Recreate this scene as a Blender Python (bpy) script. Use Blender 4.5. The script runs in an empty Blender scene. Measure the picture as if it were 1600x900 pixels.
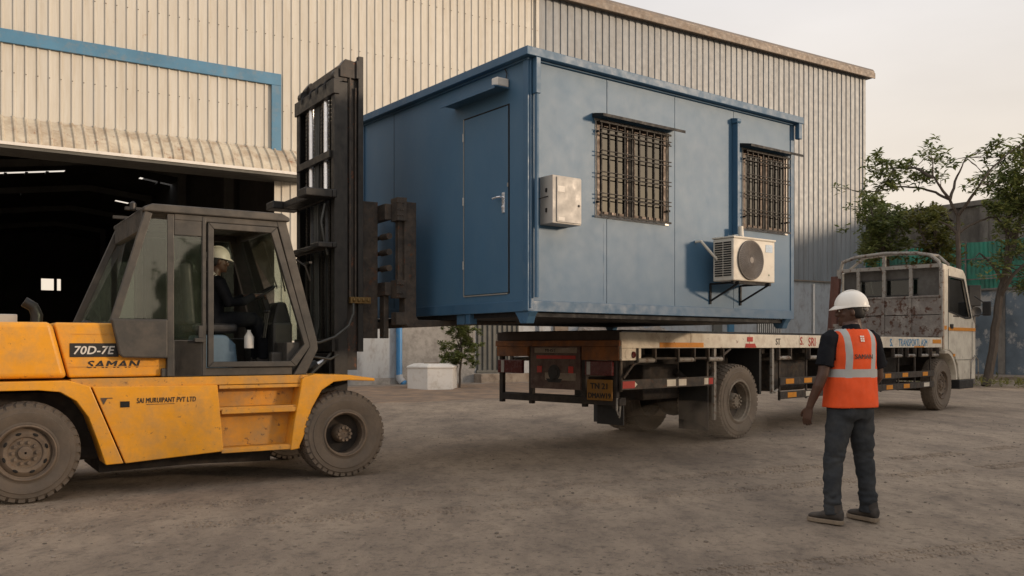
import bpy, bmesh, math, random
from mathutils import Vector, Matrix, noise
from mathutils.bvhtree import BVHTree
R = math.radians
random.seed(7)
SC = bpy.context.scene
COL = SC.collection
# ---------------------------------------------------------------- camera, sky, sun
cd = bpy.data.cameras.new('camera'); cam = bpy.data.objects.new('camera', cd); COL.objects.link(cam)
cam.location = (0, 0, 1.36); cam.rotation_euler = (R(90), 0, 0)
cd.sensor_width = 36; cd.lens = 31.5; cd.shift_y = 0.0569
cd.clip_start = .1; cd.clip_end = 3000
SC.camera = cam
SUN_AZ = math.atan2(.97, -.25); SUN_EL = R(8.5)
w = bpy.data.worlds.new('World'); SC.world = w; w.use_nodes = True
nt = w.node_tree; bg = nt.nodes['Background']
sky = nt.nodes.new('ShaderNodeTexSky'); sky.sky_type = 'NISHITA'; sky.sun_disc = False
sky.sun_elevation = SUN_EL; sky.sun_rotation = SUN_AZ
sky.air_density = 1.0; sky.dust_density = 5.0; sky.ozone_density = 1.0
mx = nt.nodes.new('ShaderNodeMix'); mx.data_type = 'RGBA'; mx.inputs[0].default_value = .8
hz = nt.nodes.new('ShaderNodeValToRGB'); hz.color_ramp.elements[0].position = .0; hz.color_ramp.elements[0].color = (1.0, .84, .66, 1)
hz.color_ramp.elements[1].position = .42; hz.color_ramp.elements[1].color = (.87, .85, .86, 1)        # evening haze: warm low down, pale grey above
e_ = hz.color_ramp.elements.new(.16); e_.color = (.98, .865, .74, 1)
hs_ = nt.nodes.new('ShaderNodeVectorMath'); hs_.operation = 'SCALE'; hs_.inputs['Scale'].default_value = 11.2; gz = nt.nodes.new('ShaderNodeTexCoord'); gs = nt.nodes.new('ShaderNodeSeparateXYZ')
nt.links.new(gz.outputs['Generated'], gs.inputs[0]); nt.links.new(gs.outputs[2], hz.inputs[0]); nt.links.new(hz.outputs[0], hs_.inputs[0]); nt.links.new(hs_.outputs[0], mx.inputs[7])
nt.links.new(sky.outputs[0], mx.inputs[6])
# faint high cloud
tc = nt.nodes.new('ShaderNodeTexCoord'); mp = nt.nodes.new('ShaderNodeMapping'); mp.inputs['Scale'].default_value = (1, 1, 3)
nz = nt.nodes.new('ShaderNodeTexNoise'); nz.inputs['Scale'].default_value = 2.2; nz.inputs['Detail'].default_value = 5
cr = nt.nodes.new('ShaderNodeMapRange'); cr.inputs[1].default_value = .3; cr.inputs[2].default_value = .7
cr.inputs[3].default_value = .91; cr.inputs[4].default_value = 1.09
m2 = nt.nodes.new('ShaderNodeVectorMath'); m2.operation = 'SCALE'
nt.links.new(tc.outputs['Generated'], mp.inputs[0]); nt.links.new(mp.outputs[0], nz.inputs['Vector'])
nt.links.new(nz.outputs[0], cr.inputs[0]); nt.links.new(mx.outputs[2], m2.inputs[0]); nt.links.new(cr.outputs[0], m2.inputs['Scale'])
nt.links.new(m2.outputs[0], bg.inputs[0]); bg.inputs[1].default_value = .1
sd = bpy.data.lights.new('sun', 'SUN'); sun = bpy.data.objects.new('sun', sd); COL.objects.link(sun)
sd.energy = 2.9; sd.angle = R(6); sd.color = (1, .76, .54)
sv = Vector((math.sin(SUN_AZ) * math.cos(SUN_EL), math.cos(SUN_AZ) * math.cos(SUN_EL), math.sin(SUN_EL)))
sun.rotation_euler = sv.to_track_quat('Z', 'Y').to_euler()
SC.view_settings.view_transform = 'Standard'; SC.view_settings.look = 'None'
SC.view_settings.exposure = 0.0; SC.view_settings.gamma = 1; SC.view_settings.use_curve_mapping = False
SC.render.engine = 'CYCLES'
SC.cycles.max_bounces = 8; SC.cycles.transparent_max_bounces = 16

# ---------------------------------------------------------------- materials
def mat(name, col, rough=.6, metal=0., var=.18, vs=2.5, streak=None, dirt=None, dirt_amt=.4, dirt_scale=4., dirt_sharp=.12,
        rust=0., rust_scale=9., rust_col=(.13, .045, .018), bump=.0, bs=60., spec=.5, rvar=.15):
    """col with slow variation, a dust / dirt layer of its own, rust patches and fine bump - all in object space"""
    m = bpy.data.materials.new(name); m.use_nodes = True; t = m.node_tree; N = t.nodes; Lk = t.links
    b = N['Principled BSDF']; b.inputs['Metallic'].default_value = metal; b.inputs['Specular IOR Level'].default_value = spec
    tcn = N.new('ShaderNodeTexCoord')
    def nzf(scale, detail=6, rough_=.6, stretch=None):
        n = N.new('ShaderNodeTexNoise'); n.inputs['Scale'].default_value = scale; n.inputs['Detail'].default_value = detail
        n.inputs['Roughness'].default_value = rough_
        if stretch:
            mpn = N.new('ShaderNodeMapping'); mpn.inputs['Scale'].default_value = stretch
            Lk.new(tcn.outputs['Object'], mpn.inputs[0]); Lk.new(mpn.outputs[0], n.inputs['Vector'])
        else: Lk.new(tcn.outputs['Object'], n.inputs['Vector'])
        return n
    def rng(src, a, c, lo, hi):
        r = N.new('ShaderNodeMapRange'); r.inputs[1].default_value = a; r.inputs[2].default_value = c
        r.inputs[3].default_value = lo; r.inputs[4].default_value = hi; Lk.new(src, r.inputs[0]); return r.outputs[0]
    n1 = nzf(vs, stretch=streak)
    v = rng(n1.outputs[0], .3, .7, 1 - var, 1 + var)
    mul = N.new('ShaderNodeVectorMath'); mul.operation = 'SCALE'; mul.inputs[0].default_value = col[:3]
    Lk.new(v, mul.inputs['Scale']); cur = mul.outputs[0]
    def mixc(fac, a, c):
        mm = N.new('ShaderNodeMix'); mm.data_type = 'RGBA'; Lk.new(fac, mm.inputs[0]); Lk.new(a, mm.inputs[6])
        mm.inputs[7].default_value = (*c[:3], 1); return mm.outputs[2]
    if dirt:
        n2 = nzf(dirt_scale, 8, .7, streak)
        c0 = 1 - dirt_amt; lo = .5 + (c0 - .5) * .6
        cur = mixc(rng(n2.outputs[0], lo - dirt_sharp, lo + dirt_sharp, 0, .9), cur, dirt)
    if rust > 0:
        n3 = nzf(rust_scale, 9, .72)
        lo = .72 - rust * .3
        rf = rng(n3.outputs[0], lo - .03, lo + .05, 0, 1)
        cur = mixc(rf, cur, rust_col)
    Lk.new(cur, b.inputs['Base Color'])
    nr = nzf(vs * 3 + 2)
    Lk.new(rng(nr.outputs[0], .3, .7, max(.03, rough - rvar), min(1, rough + rvar)), b.inputs['Roughness'])
    if bump > 0:
        nb = nzf(bs, 5); bp = N.new('ShaderNodeBump'); bp.inputs['Strength'].default_value = bump; bp.inputs['Distance'].default_value = .01
        Lk.new(nb.outputs[0], bp.inputs['Height']); Lk.new(bp.outputs[0], b.inputs['Normal'])
    return m
def glass(name, tint, gloss=.9, base=None, extra=0.):
    m = bpy.data.materials.new(name); m.use_nodes = True; t = m.node_tree; N = t.nodes; t.nodes.remove(N['Principled BSDF'])
    o = N['Material Output']; tr = N.new('ShaderNodeBsdfTransparent'); tr.inputs[0].default_value = (*tint, 1)
    gl = N.new('ShaderNodeBsdfGlossy'); gl.inputs[0].default_value = (gloss, gloss, gloss, 1); gl.inputs['Roughness'].default_value = .03
    lw = N.new('ShaderNodeLayerWeight'); lw.inputs[0].default_value = .5; fr = N.new('ShaderNodeMath'); fr.operation = 'POWER'; fr.inputs[1].default_value = 4.; t.links.new(lw.outputs['Facing'], fr.inputs[0]); extra = extra + .05; mm = N.new('ShaderNodeMixShader')
    fa = N.new('ShaderNodeMath'); fa.operation = 'ADD'; fa.use_clamp = True; fa.inputs[1].default_value = extra
    t.links.new(fr.outputs[0], fa.inputs[0]); t.links.new(fa.outputs[0], mm.inputs[0]); t.links.new(tr.outputs[0], mm.inputs[1]); t.links.new(gl.outputs[0], mm.inputs[2])
    last = mm.outputs[0]
    if base:   # a film of dust on the pane
        df = N.new('ShaderNodeBsdfDiffuse'); df.inputs[0].default_value = (*base, 1); m3 = N.new('ShaderNodeMixShader')
        nn = N.new('ShaderNodeTexNoise'); nn.inputs['Scale'].default_value = 3; nn.inputs['Detail'].default_value = 6
        tcn = N.new('ShaderNodeTexCoord'); t.links.new(tcn.outputs['Object'], nn.inputs['Vector'])
        r = N.new('ShaderNodeMapRange'); r.inputs[1].default_value = .35; r.inputs[2].default_value = .7; r.inputs[3].default_value = .01; r.inputs[4].default_value = .07
        t.links.new(nn.outputs[0], r.inputs[0]); t.links.new(r.outputs[0], m3.inputs[0]); t.links.new(last, m3.inputs[1]); t.links.new(df.outputs[0], m3.inputs[2]); last = m3.outputs[0]
    t.links.new(last, o.inputs[0]); return m
DUST = (.20, .155, .115)
MT = dict(
 cream=mat('cream_sheet', (.58, .565, .515), .55, 0, .12, .8, streak=(3, 3, .25), dirt=(.43, .39, .32), dirt_amt=.4, dirt_scale=1.6, dirt_sharp=.15, rust=.2, rust_scale=3.0, rust_col=(.36, .26, .17)),
 greysheet=mat('grey_sheet', (.205, .225, .245), .5, .1, .14, .7, streak=(3, 3, .3), dirt=(.16, .165, .17), dirt_amt=.38, dirt_scale=2, rvar=.05),
 canopy=mat('canopy_sheet', (.56, .51, .41), .6, 0, .12, 1.2, dirt=(.33, .25, .17), dirt_amt=.42, dirt_scale=2.2, rust=.35, rust_scale=3.2, rust_col=(.27, .15, .09)),
 rooftrim=mat('roof_trim', (.20, .17, .145), .6, .1, .15, 1, dirt=(.2, .15, .11), dirt_amt=.4),
 bluetrim=mat('blue_trim', (.07, .20, .33), .5, 0, .12, 1.5, dirt=(.16, .21, .25), dirt_amt=.3),
 pipeblue=mat('blue_pipe', (.035, .19, .42), .4, 0, .1, 2, dirt=(.2, .25, .3), dirt_amt=.25),
 plaster=mat('blue_grey_plaster', (.36, .385, .41), .85, 0, .12, 1.0, streak=(1, 1, .5), dirt=(.22, .21, .2), dirt_amt=.35, bump=.2, bs=30),
 plaster2=mat('grey_plaster', (.30, .29, .275), .9, 0, .15, .9, dirt=(.16, .15, .14), dirt_amt=.4, bump=.3, bs=25),
 white=mat('white_paint', (.72, .70, .66), .7, 0, .08, 2, dirt=(.48, .43, .36), dirt_amt=.3, bump=.15),
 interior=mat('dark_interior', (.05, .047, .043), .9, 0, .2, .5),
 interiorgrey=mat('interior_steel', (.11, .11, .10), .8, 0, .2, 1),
 concrete=mat('old_concrete', (.24, .22, .195), .95, 0, .25, .5, streak=(1, 1, .4), dirt=(.09, .08, .07), dirt_amt=.5, dirt_scale=1.2, bump=.4, bs=12),
 kerb=mat('kerb_concrete', (.30, .25, .20), .95, 0, .2, 1, dirt=(.16, .12, .09), dirt_amt=.45, bump=.4, bs=20),
 peel=mat('peeling_paint', (.13, .165, .20), .9, 0, .35, .7, dirt=(.40, .39, .37), dirt_amt=.40, dirt_scale=.9, dirt_sharp=.03, rust=.25, rust_scale=1.2, rust_col=(.10, .085, .07), bump=.3, bs=14),
 green=mat('green_sheet', (.04, .27, .19), .6, 0, .25, .6, streak=(1, 1, .4), dirt=(.05, .11, .085), dirt_amt=.4, dirt_scale=1.3),
 yellow=mat('yellow_paint', (.80, .345, .012), .42, 0, .10, 2.2, dirt=(.52, .27, .07), dirt_amt=.42, dirt_scale=4.5, dirt_sharp=.14, rust=.25, rust_scale=17, rust_col=(.16, .08, .035), bump=.3, bs=4, spec=.5),
 yellowworn=mat('worn_yellow_paint', (.68, .30, .02), .55, 0, .15, 3, dirt=(.36, .22, .09), dirt_amt=.42, dirt_scale=5, dirt_sharp=.15, rust=.36, rust_scale=14, rust_col=(.09, .045, .025)),
 cab=mat('cab_grey_paint', (.036, .034, .031), .55, 0, .15, 3, dirt=(.085, .072, .058), dirt_amt=.4, dirt_scale=4, dirt_sharp=.15, rust=.12, rust_scale=14),
 cabdark=mat('dark_plastic', (.022, .021, .02), .6, 0, .2, 3),
 mast=mat('black_greasy_steel', (.010, .009, .0085), .5, .0, .3, 4, streak=(4, 4, .6), dirt=(.028, .021, .017), dirt_amt=.3, dirt_scale=5),
 maststeel=mat('worn_mast_steel', (.026, .021, .018), .45, .2, .3, 4, streak=(6, 6, .5), rust=.4, rust_scale=12),
 chrome=mat('chrome_rod', (.9, .9, .92), .35, .8, .03, 3),
 chain=mat('oily_chain', (.05, .045, .04), .45, .7, .2, 30),
 rusty=mat('rusty_steel', (.052, .045, .040), .7, .3, .3, 5, dirt=(.115, .088, .066), dirt_amt=.42, dirt_scale=8, rust=.38, rust_scale=14, rust_col=(.13, .055, .028), bump=.3, bs=60),
 hose=mat('hose_rubber', (.05, .05, .045), .5, 0, .1, 5),
 tyre=mat('dusty_tyre', (.055, .048, .042), .9, 0, .2, 4, dirt=(.13, .105, .08), dirt_amt=.5, dirt_scale=6, dirt_sharp=.25, bump=.3, bs=90),
 tyreside=mat('dusty_sidewall', (.075, .063, .052), .85, 0, .2, 3, dirt=(.15, .115, .085), dirt_amt=.5, dirt_scale=3, dirt_sharp=.25, bump=.2, bs=120),
 tyretruck=mat('pale_dusty_sidewall', (.14, .115, .09), .9, 0, .2, 3, dirt=(.20, .155, .115), dirt_amt=.5, dirt_scale=3, dirt_sharp=.25, bump=.2, bs=120),
 rim=mat('dusty_rim', (.14, .105, .078), .75, .2, .2, 5, dirt=(.20, .15, .105), dirt_amt=.45, dirt_scale=9, rust=.3, rust_scale=18, bump=.2, bs=80),
 rimpale=mat('pale_dusty_rim', (.27, .23, .18), .75, .1, .2, 5, dirt=(.17, .13, .095), dirt_amt=.45, dirt_scale=9, rust=.25, rust_scale=18),
 hole=mat('dark_hollow', (.01, .009, .008), .9, 0, .1, 3),
 contblue=mat('container_blue', (.046, .122, .215), .5, 0, .10, 1.1, streak=(1, 1, .55), dirt=(.070, .145, .225), dirt_amt=.42, dirt_scale=1.6, dirt_sharp=.25, bump=.35, bs=1.3, spec=.5, rvar=.03),
 conttrim=mat('container_trim_blue', (.042, .110, .195), .5, 0, .12, 2, dirt=(.065, .125, .19), dirt_amt=.3, dirt_scale=4),
 contblack=mat('container_underframe', (.007, .008, .010), .7, 0, .2, 4),
 alu=mat('pale_aluminium', (.36, .35, .33), .4, .4, .1, 5, dirt=(.3, .26, .22), dirt_amt=.3),
 frameb=mat('bronze_frame', (.05, .032, .022), .5, .3, .2, 6),
 grille=mat('black_grille', (.010, .008, .007), .7, .0, .2, 9),
 boxgrey=mat('meter_box_paint', (.37, .355, .33), .5, 0, .04, 2, dirt=(.33, .31, .28), dirt_amt=.3),
 sticker=mat('white_sticker', (.66, .63, .58), .6, 0, .06, 12),
 bluesticker=mat('pale_blue_sticker', (.42, .52, .62), .5, 0, .2, 40),
 acwhite=mat('warm_white_casing', (.64, .60, .52), .5, 0, .05, 3, dirt=(.45, .38, .3), dirt_amt=.3, dirt_scale=3),
 acrecess=mat('fan_recess_grey', (.09, .082, .074), .7, 0, .1, 8),
 acgrille=mat('grey_fan_grille', (.23, .205, .185), .6, 0, .1, 8),
 bedwhite=mat('chipped_white_bed_paint', (.74, .67, .55), .7, 0, .1, 3, dirt=(.52, .43, .33), dirt_amt=.36, dirt_scale=5, rust=.26, rust_scale=11, rust_col=(.17, .055, .03), bump=.2, bs=40),
 bedrust=mat('brown_bed_paint', (.17, .065, .03), .75, 0, .25, 3, dirt=(.10, .06, .04), dirt_amt=.45, rust=.4, rust_scale=9, rust_col=(.045, .025, .018)),
 bedorange=mat('orange_tail_paint', (.26, .095, .025), .7, 0, .25, 4, dirt=(.12, .055, .03), dirt_amt=.5, dirt_scale=5),
 deck=mat('dark_deck', (.05, .035, .028), .8, 0, .3, 3),
 headboard=mat('weathered_grey_board', (.19, .165, .145), .8, 0, .18, 2, dirt=(.36, .33, .29), dirt_amt=.38, dirt_scale=3, rust=.6, rust_scale=8, rust_col=(.085, .04, .025), bump=.3, bs=30),
 tubepale=mat('weathered_white_tube', (.27, .25, .22), .65, .1, .2, 4, rust=.55, rust_scale=12, rust_col=(.12, .065, .04)),
 cabwhite=mat('truck_cab_white', (.76, .70, .58), .4, 0, .06, 1.5, dirt=(.40, .34, .27), dirt_amt=.35, dirt_scale=2.5, dirt_sharp=.2, rust=.15, rust_scale=7, rust_col=(.25, .12, .06)),
 cabrust=mat('rusty_cab_edge', (.42, .33, .25), .7, 0, .2, 3, rust=.6, rust_scale=10, rust_col=(.22, .10, .05)),
 orange=mat('orange_reflector', (.72, .27, .02), .4, 0, .1, 8, rust=.2, rust_scale=20),
 red=mat('red_paint', (.42, .03, .02), .5, 0, .15, 6),
 redlamp=mat('tail_lamp_red', (.09, .014, .014), .25, 0, .1, 5),
 greenpaint=mat('green_lettering', (.03, .13, .07), .6, 0, .2, 20),
 bluepaint=mat('blue_lettering', (.04, .22, .42), .6, 0, .2, 20),
 black=mat('black_paint', (.012, .011, .011), .5, 0, .1, 10),
 plateyellow=mat('plate_yellow', (.24, .11, .014), .5, 0, .15, 12, dirt=(.2, .12, .05), dirt_amt=.3),
 underside=mat('truck_underside', (.028, .023, .02), .85, 0, .3, 3, dirt=(.07, .05, .035), dirt_amt=.35),
 woodbrown=mat('dark_red_timber', (.10, .042, .03), .8, 0, .3, 3, streak=(4, 4, .5)),
 skin=mat('dark_skin', (.075, .036, .023), .5, 0, .12, 12, bump=.08, bs=200),
 helmet=mat('white_helmet', (.80, .77, .71), .35, 0, .03, 6),
 shirt=mat('black_shirt', (.010, .011, .014), .95, 0, .15, 10, bump=.15, bs=300, spec=.15),
 jeans=mat('dark_grey_trousers', (.032, .036, .042), .95, 0, .2, 5, dirt=(.055, .057, .058), dirt_amt=.4, dirt_scale=7, dirt_sharp=.15, bump=.3, bs=160, spec=.15),
 shoe=mat('dusty_dark_shoe', (.035, .030, .027), .8, 0, .2, 10, dirt=(.12, .095, .075), dirt_amt=.3),
 sole=mat('tan_sole', (.22, .17, .12), .8, 0, .15, 10),
 seatmat=mat('seat_vinyl', (.02, .02, .022), .6, 0, .2, 6),
 blueseat=mat('seat_base_blue', (.10, .17, .24), .5, 0, .2, 5),
 bark=mat('bark', (.085, .068, .055), .95, 0, .3, 6, streak=(2, 2, .5), bump=.6, bs=25),
 glassc=glass('cab_glass', (.80, .86, .81), .9, (.18, .20, .17), .02),
 glassw=glass('window_glass', (.05, .045, .04), .9, None, .07),
 glasst=glass('truck_glass', (.35, .38, .38), .9, (.12, .12, .11)),
)
def leafmat(name, c1, c2):
    m = bpy.data.materials.new(name); m.use_nodes = True; t = m.node_tree; N = t.nodes; b = N['Principled BSDF']
    g = N.new('ShaderNodeNewGeometry'); mm = N.new('ShaderNodeMix'); mm.data_type = 'RGBA'
    mm.inputs[6].default_value = (*c1, 1); mm.inputs[7].default_value = (*c2, 1)
    t.links.new(g.outputs['Random Per Island'], mm.inputs[0]); t.links.new(mm.outputs[2], b.inputs['Base Color'])
    b.inputs['Roughness'].default_value = .55
    tl = N.new('ShaderNodeBsdfTranslucent'); t.links.new(mm.outputs[2], tl.inputs[0]); ms = N.new('ShaderNodeMixShader'); ms.inputs[0].default_value = .45
    t.links.new(b.outputs[0], ms.inputs[1]); t.links.new(tl.outputs[0], ms.inputs[2]); t.links.new(ms.outputs[0], N['Material Output'].inputs[0])
    return m
MT['leaf'] = leafmat('leaf_green', (.09, .13, .04), (.24, .26, .09))
MT['leafdark'] = leafmat('leaf_dark_green', (.06, .095, .035), (.17, .21, .075))
MT['leafwarm'] = leafmat('leaf_olive', (.10, .115, .03), (.26, .25, .07))

# ---------------------------------------------------------------- mesh helpers
def sm(n, a, b, lo, hi): return 0
class MB:
    def __init__(s): s.bm = bmesh.new()
    def face(s, pts):
        return s.bm.faces.new([s.bm.verts.new(p) for p in pts])
    def box(s, x0, x1, y0, y1, z0, z1, mtx=None):
        v = [s.bm.verts.new(p) for p in ((x0,y0,z0),(x1,y0,z0),(x1,y1,z0),(x0,y1,z0),(x0,y0,z1),(x1,y0,z1),(x1,y1,z1),(x0,y1,z1))]
        for f in ((3,2,1,0),(4,5,6,7),(0,1,5,4),(1,2,6,5),(2,3,7,6),(3,0,4,7)): s.bm.faces.new([v[i] for i in f])
        if mtx: bmesh.ops.transform(s.bm, matrix=mtx, verts=v)
        return s
    def prism(s, poly, y0, y1):           # poly of (x, z)
        a = [s.bm.verts.new((x, y0, z)) for x, z in poly]; b = [s.bm.verts.new((x, y1, z)) for x, z in poly]
        n = len(poly); s.bm.faces.new(a); s.bm.faces.new(b[::-1])
        for i in range(n): s.bm.faces.new((a[i], b[i], b[(i+1) % n], a[(i+1) % n]))
        return s
    def prismx(s, poly, x0, x1):          # poly of (y, z)
        a = [s.bm.verts.new((x0, y, z)) for y, z in poly]; b = [s.bm.verts.new((x1, y, z)) for y, z in poly]
        n = len(poly); s.bm.faces.new(a); s.bm.faces.new(b[::-1])
        for i in range(n): s.bm.faces.new((a[i], b[i], b[(i+1) % n], a[(i+1) % n]))
        return s
    def beam(s, p0, p1, w, h=None, up=(0,0,1)):
        h = h or w; p0, p1 = Vector(p0), Vector(p1); d = (p1 - p0).normalized(); up = Vector(up)
        if abs(d.dot(up)) > .98: up = Vector((0,1,0)) if abs(d.y) < .9 else Vector((1,0,0))
        sx = d.cross(up).normalized() * w / 2; sz = sx.cross(d).normalized() * h / 2
        v = [s.bm.verts.new(p + a*sx + b*sz) for p in (p0, p1) for a, b in ((-1,-1),(1,-1),(1,1),(-1,1))]
        for f in ((0,1,2,3),(7,6,5,4),(0,4,5,1),(1,5,6,2),(2,6,7,3),(3,7,4,0)): s.bm.faces.new([v[i] for i in f])
        return s
    def loft(s, rings, cap=True):
        vr = [[s.bm.verts.new(p) for p in r] for r in rings]; n = len(vr[0])
        for a, b in zip(vr, vr[1:]):
            for i in range(n): s.bm.faces.new((a[i], a[(i+1) % n], b[(i+1) % n], b[i]))
        if cap: s.bm.faces.new(vr[0][::-1]); s.bm.faces.new(vr[-1])
        return s
    def tube(s, pts, r, seg=10, flat=1., up=None):
        pts = [Vector(p) for p in pts]; rr = r if isinstance(r, (list, tuple)) else [r] * len(pts)
        rings = []; prev = None
        for i, p in enumerate(pts):
            t = ((pts[min(i+1, len(pts)-1)] - pts[max(i-1, 0)])).normalized()
            if prev is None:
                a = Vector(up) if up else (Vector((0,0,1)) if abs(t.z) < .9 else Vector((1,0,0)))
            else: a = prev
            n = (a - t * a.dot(t)).normalized(); prev = n; b = t.cross(n)
            rings.append([p + (n * math.cos(2*math.pi*k/seg) + b * flat * math.sin(2*math.pi*k/seg)) * rr[i] for k in range(seg)])
        return s.loft(rings)
    def lathe(s, prof, c=(0,0,0), seg=48, axis='y', cap=True):   # prof of (along, radius)
        rings = []
        for a, r in prof:
            ring = []
            for k in range(seg):
                th = 2*math.pi*k/seg; x, z = r*math.cos(th), r*math.sin(th)
                p = (x, a, z) if axis == 'y' else ((x, z, a) if axis == 'z' else (a, x, z))
                ring.append((p[0]+c[0], p[1]+c[1], p[2]+c[2]))
            rings.append(ring)
        return s.loft(rings, cap)
    def ell(s, c, r, seg=14, rings=9, mtx=None):
        M_ = Matrix.Translation(c) @ (mtx if mtx else Matrix.Identity(4)) @ Matrix.Diagonal((*r, 1))
        bmesh.ops.create_uvsphere(s.bm, u_segments=seg, v_segments=rings, radius=1, matrix=M_); return s
    def pieces(s):
        s.bm.verts.ensure_lookup_table(); s.bm.verts.index_update(); n = len(s.bm.verts); isl = [-1]*n; k = 0; lo = []; hi = []
        for v in s.bm.verts:
            if isl[v.index] >= 0: continue
            st = [v]; isl[v.index] = k; l = list(v.co); h = list(v.co)
            while st:
                q = st.pop()
                for i in range(3): l[i] = min(l[i], q.co[i]); h[i] = max(h[i], q.co[i])
                for e in q.link_edges:
                    o = e.other_vert(q)
                    if isl[o.index] < 0: isl[o.index] = k; st.append(o)
            lo.append(l); hi.append(h); k += 1
            if k > 120: return None
        par = list(range(k))
        def find(i):
            while par[i] != i: i = par[i]
            return i
        sz = [max(h[i]-l[i] for i in range(3)) for l, h in zip(lo, hi)]
        for i in range(k):
            for j in range(i+1, k):
                g = math.sqrt(sum(max(0, lo[i][c]-hi[j][c], lo[j][c]-hi[i][c])**2 for c in range(3)))
                if g <= max(.02, .5*max(sz[i], sz[j])): par[find(i)] = find(j)
        roots = sorted(set(find(i) for i in range(k)), key=lambda r: min(lo[i][1] for i in range(k) if find(i) == r))
        return None if len(roots) < 2 else (roots, [find(isl[i]) for i in range(n)])
    def build(s, name, m, parent=None, bevel=0, smooth=False, ang=38, seg=2, loc=None, split=True):
        got = s.pieces() if (parent and split and not loc) else None
        if got:
            roots, own = got; out = []
            for r in roots:
                c = MB(); c.bm.free(); c.bm = s.bm.copy(); c.bm.verts.ensure_lookup_table()
                bmesh.ops.delete(c.bm, geom=[v for v, w_ in zip(list(c.bm.verts), own) if w_ != r], context='VERTS')
                out.append(c.build(name, m, parent, bevel, smooth, ang, seg, None, False))
            s.bm.free(); return out[0]
        bmesh.ops.recalc_face_normals(s.bm, faces=s.bm.faces)
        if smooth:
            for f in s.bm.faces: f.smooth = True
            for e in s.bm.edges:
                if len(e.link_faces) == 2 and e.calc_face_angle(0) > R(ang): e.smooth = False
        me = bpy.data.meshes.new(name); s.bm.to_mesh(me); s.bm.free()
        o = bpy.data.objects.new(name, me); COL.objects.link(o)
        for mm in (m if isinstance(m, (list, tuple)) else [m]): me.materials.append(mm)
        if parent: o.parent = parent
        if loc: o.location = loc
        if bevel:
            b = o.modifiers.new('bevel', 'BEVEL'); b.width = bevel; b.segments = seg; b.limit_method = 'ANGLE'; b.angle_limit = R(40)
        return o
def empty(name, label, cat, loc=(0,0,0), deg=None, group=None, rz=None):
    o = bpy.data.objects.new(name, None); COL.objects.link(o); o.location = loc
    if deg is not None: o.rotation_euler = (0, 0, R(90 - deg))
    if rz is not None: o.rotation_euler = (0, 0, rz)
    o.empty_display_size = .3
    return tag(o, label, cat, group)
def tag(o, label=None, cat=None, group=None, kind=None):
    if label: o['label'] = label
    if cat: o['category'] = cat
    if group: o['group'] = group
    if kind: o['kind'] = kind
    return o
def freeze(o):
    dg = bpy.context.evaluated_depsgraph_get(); ev = o.evaluated_get(dg)
    me = bpy.data.meshes.new_from_object(ev); old = o.data; o.modifiers.clear(); o.data = me; bpy.data.meshes.remove(old)
    return o
def remesh(o, voxel, smooth_it=4, wrinkle=0, wscale=14, wz=1.):
    md = o.modifiers.new('r', 'REMESH'); md.mode = 'VOXEL'; md.voxel_size = voxel; md.use_smooth_shade = True
    if smooth_it:
        sm_ = o.modifiers.new('s', 'SMOOTH'); sm_.factor = .5; sm_.iterations = smooth_it
    freeze(o)
    if wrinkle:
        nrm = [v.normal.copy() for v in o.data.vertices]
        for v, vn in zip(o.data.vertices, nrm):
            c = v.co.copy()
            n = noise.noise(Vector((c.x*wscale, c.y*wscale, c.z*wscale*wz))) + .5*noise.noise(Vector((c.x*wscale*2.3+5, c.y*wscale*2.3, c.z*wscale*wz*2.3)))
            v.co = c + vn * (n * wrinkle)
    o.data.shade_smooth()
    return o
def textmesh(s, size, m, parent, loc, rot=(90,0,0), shear=0, offset=0., extrude=.0015, name='lettering', sx=1., spacing=1.):
    c = bpy.data.curves.new(name, 'FONT'); c.body = s; c.size = size; c.shear = shear; c.offset = offset; c.extrude = extrude
    bold = offset*1.25; c.offset = 0; c.space_character = spacing; c.resolution_u = 3
    o = bpy.data.objects.new(name, c); COL.objects.link(o)
    me = bpy.data.meshes.new_from_object(o)
    bpy.data.objects.remove(o); bpy.data.curves.remove(c)
    o = bpy.data.objects.new(name, me); COL.objects.link(o); me.materials.clear(); me.materials.append(m)
    if bold:          # heavier stroke: the glyphs laid over themselves, each a hair proud of the last
        bmt = bmesh.new(); bmt.from_mesh(me); src = list(bmt.faces); base_ = list(bmt.verts) + list(bmt.edges) + src
        for i, (dx, dy) in enumerate(((bold, 0), (-bold, 0), (0, bold*.7), (0, -bold*.7))):
            g_ = bmesh.ops.duplicate(bmt, geom=base_)['geom']; vs_ = [q for q in g_ if isinstance(q, bmesh.types.BMVert)]
            bmesh.ops.translate(bmt, verts=vs_, vec=(dx, dy, .00012*(i+1)))
        bmt.to_mesh(me); bmt.free()
    o.parent = parent; o.location = loc; o.rotation_euler = tuple(R(a) for a in rot); o.scale = (sx, 1, 1)
    return o
def copytree(o, parent=None):
    c = o.copy(); COL.objects.link(c); c.parent = parent
    for ch in list(o.children): copytree(ch, c)
    return c
def at(px, py, D): return Vector(((px-800)/1400*D, D, 1.36 + (541-py)/1400*D))
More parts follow.
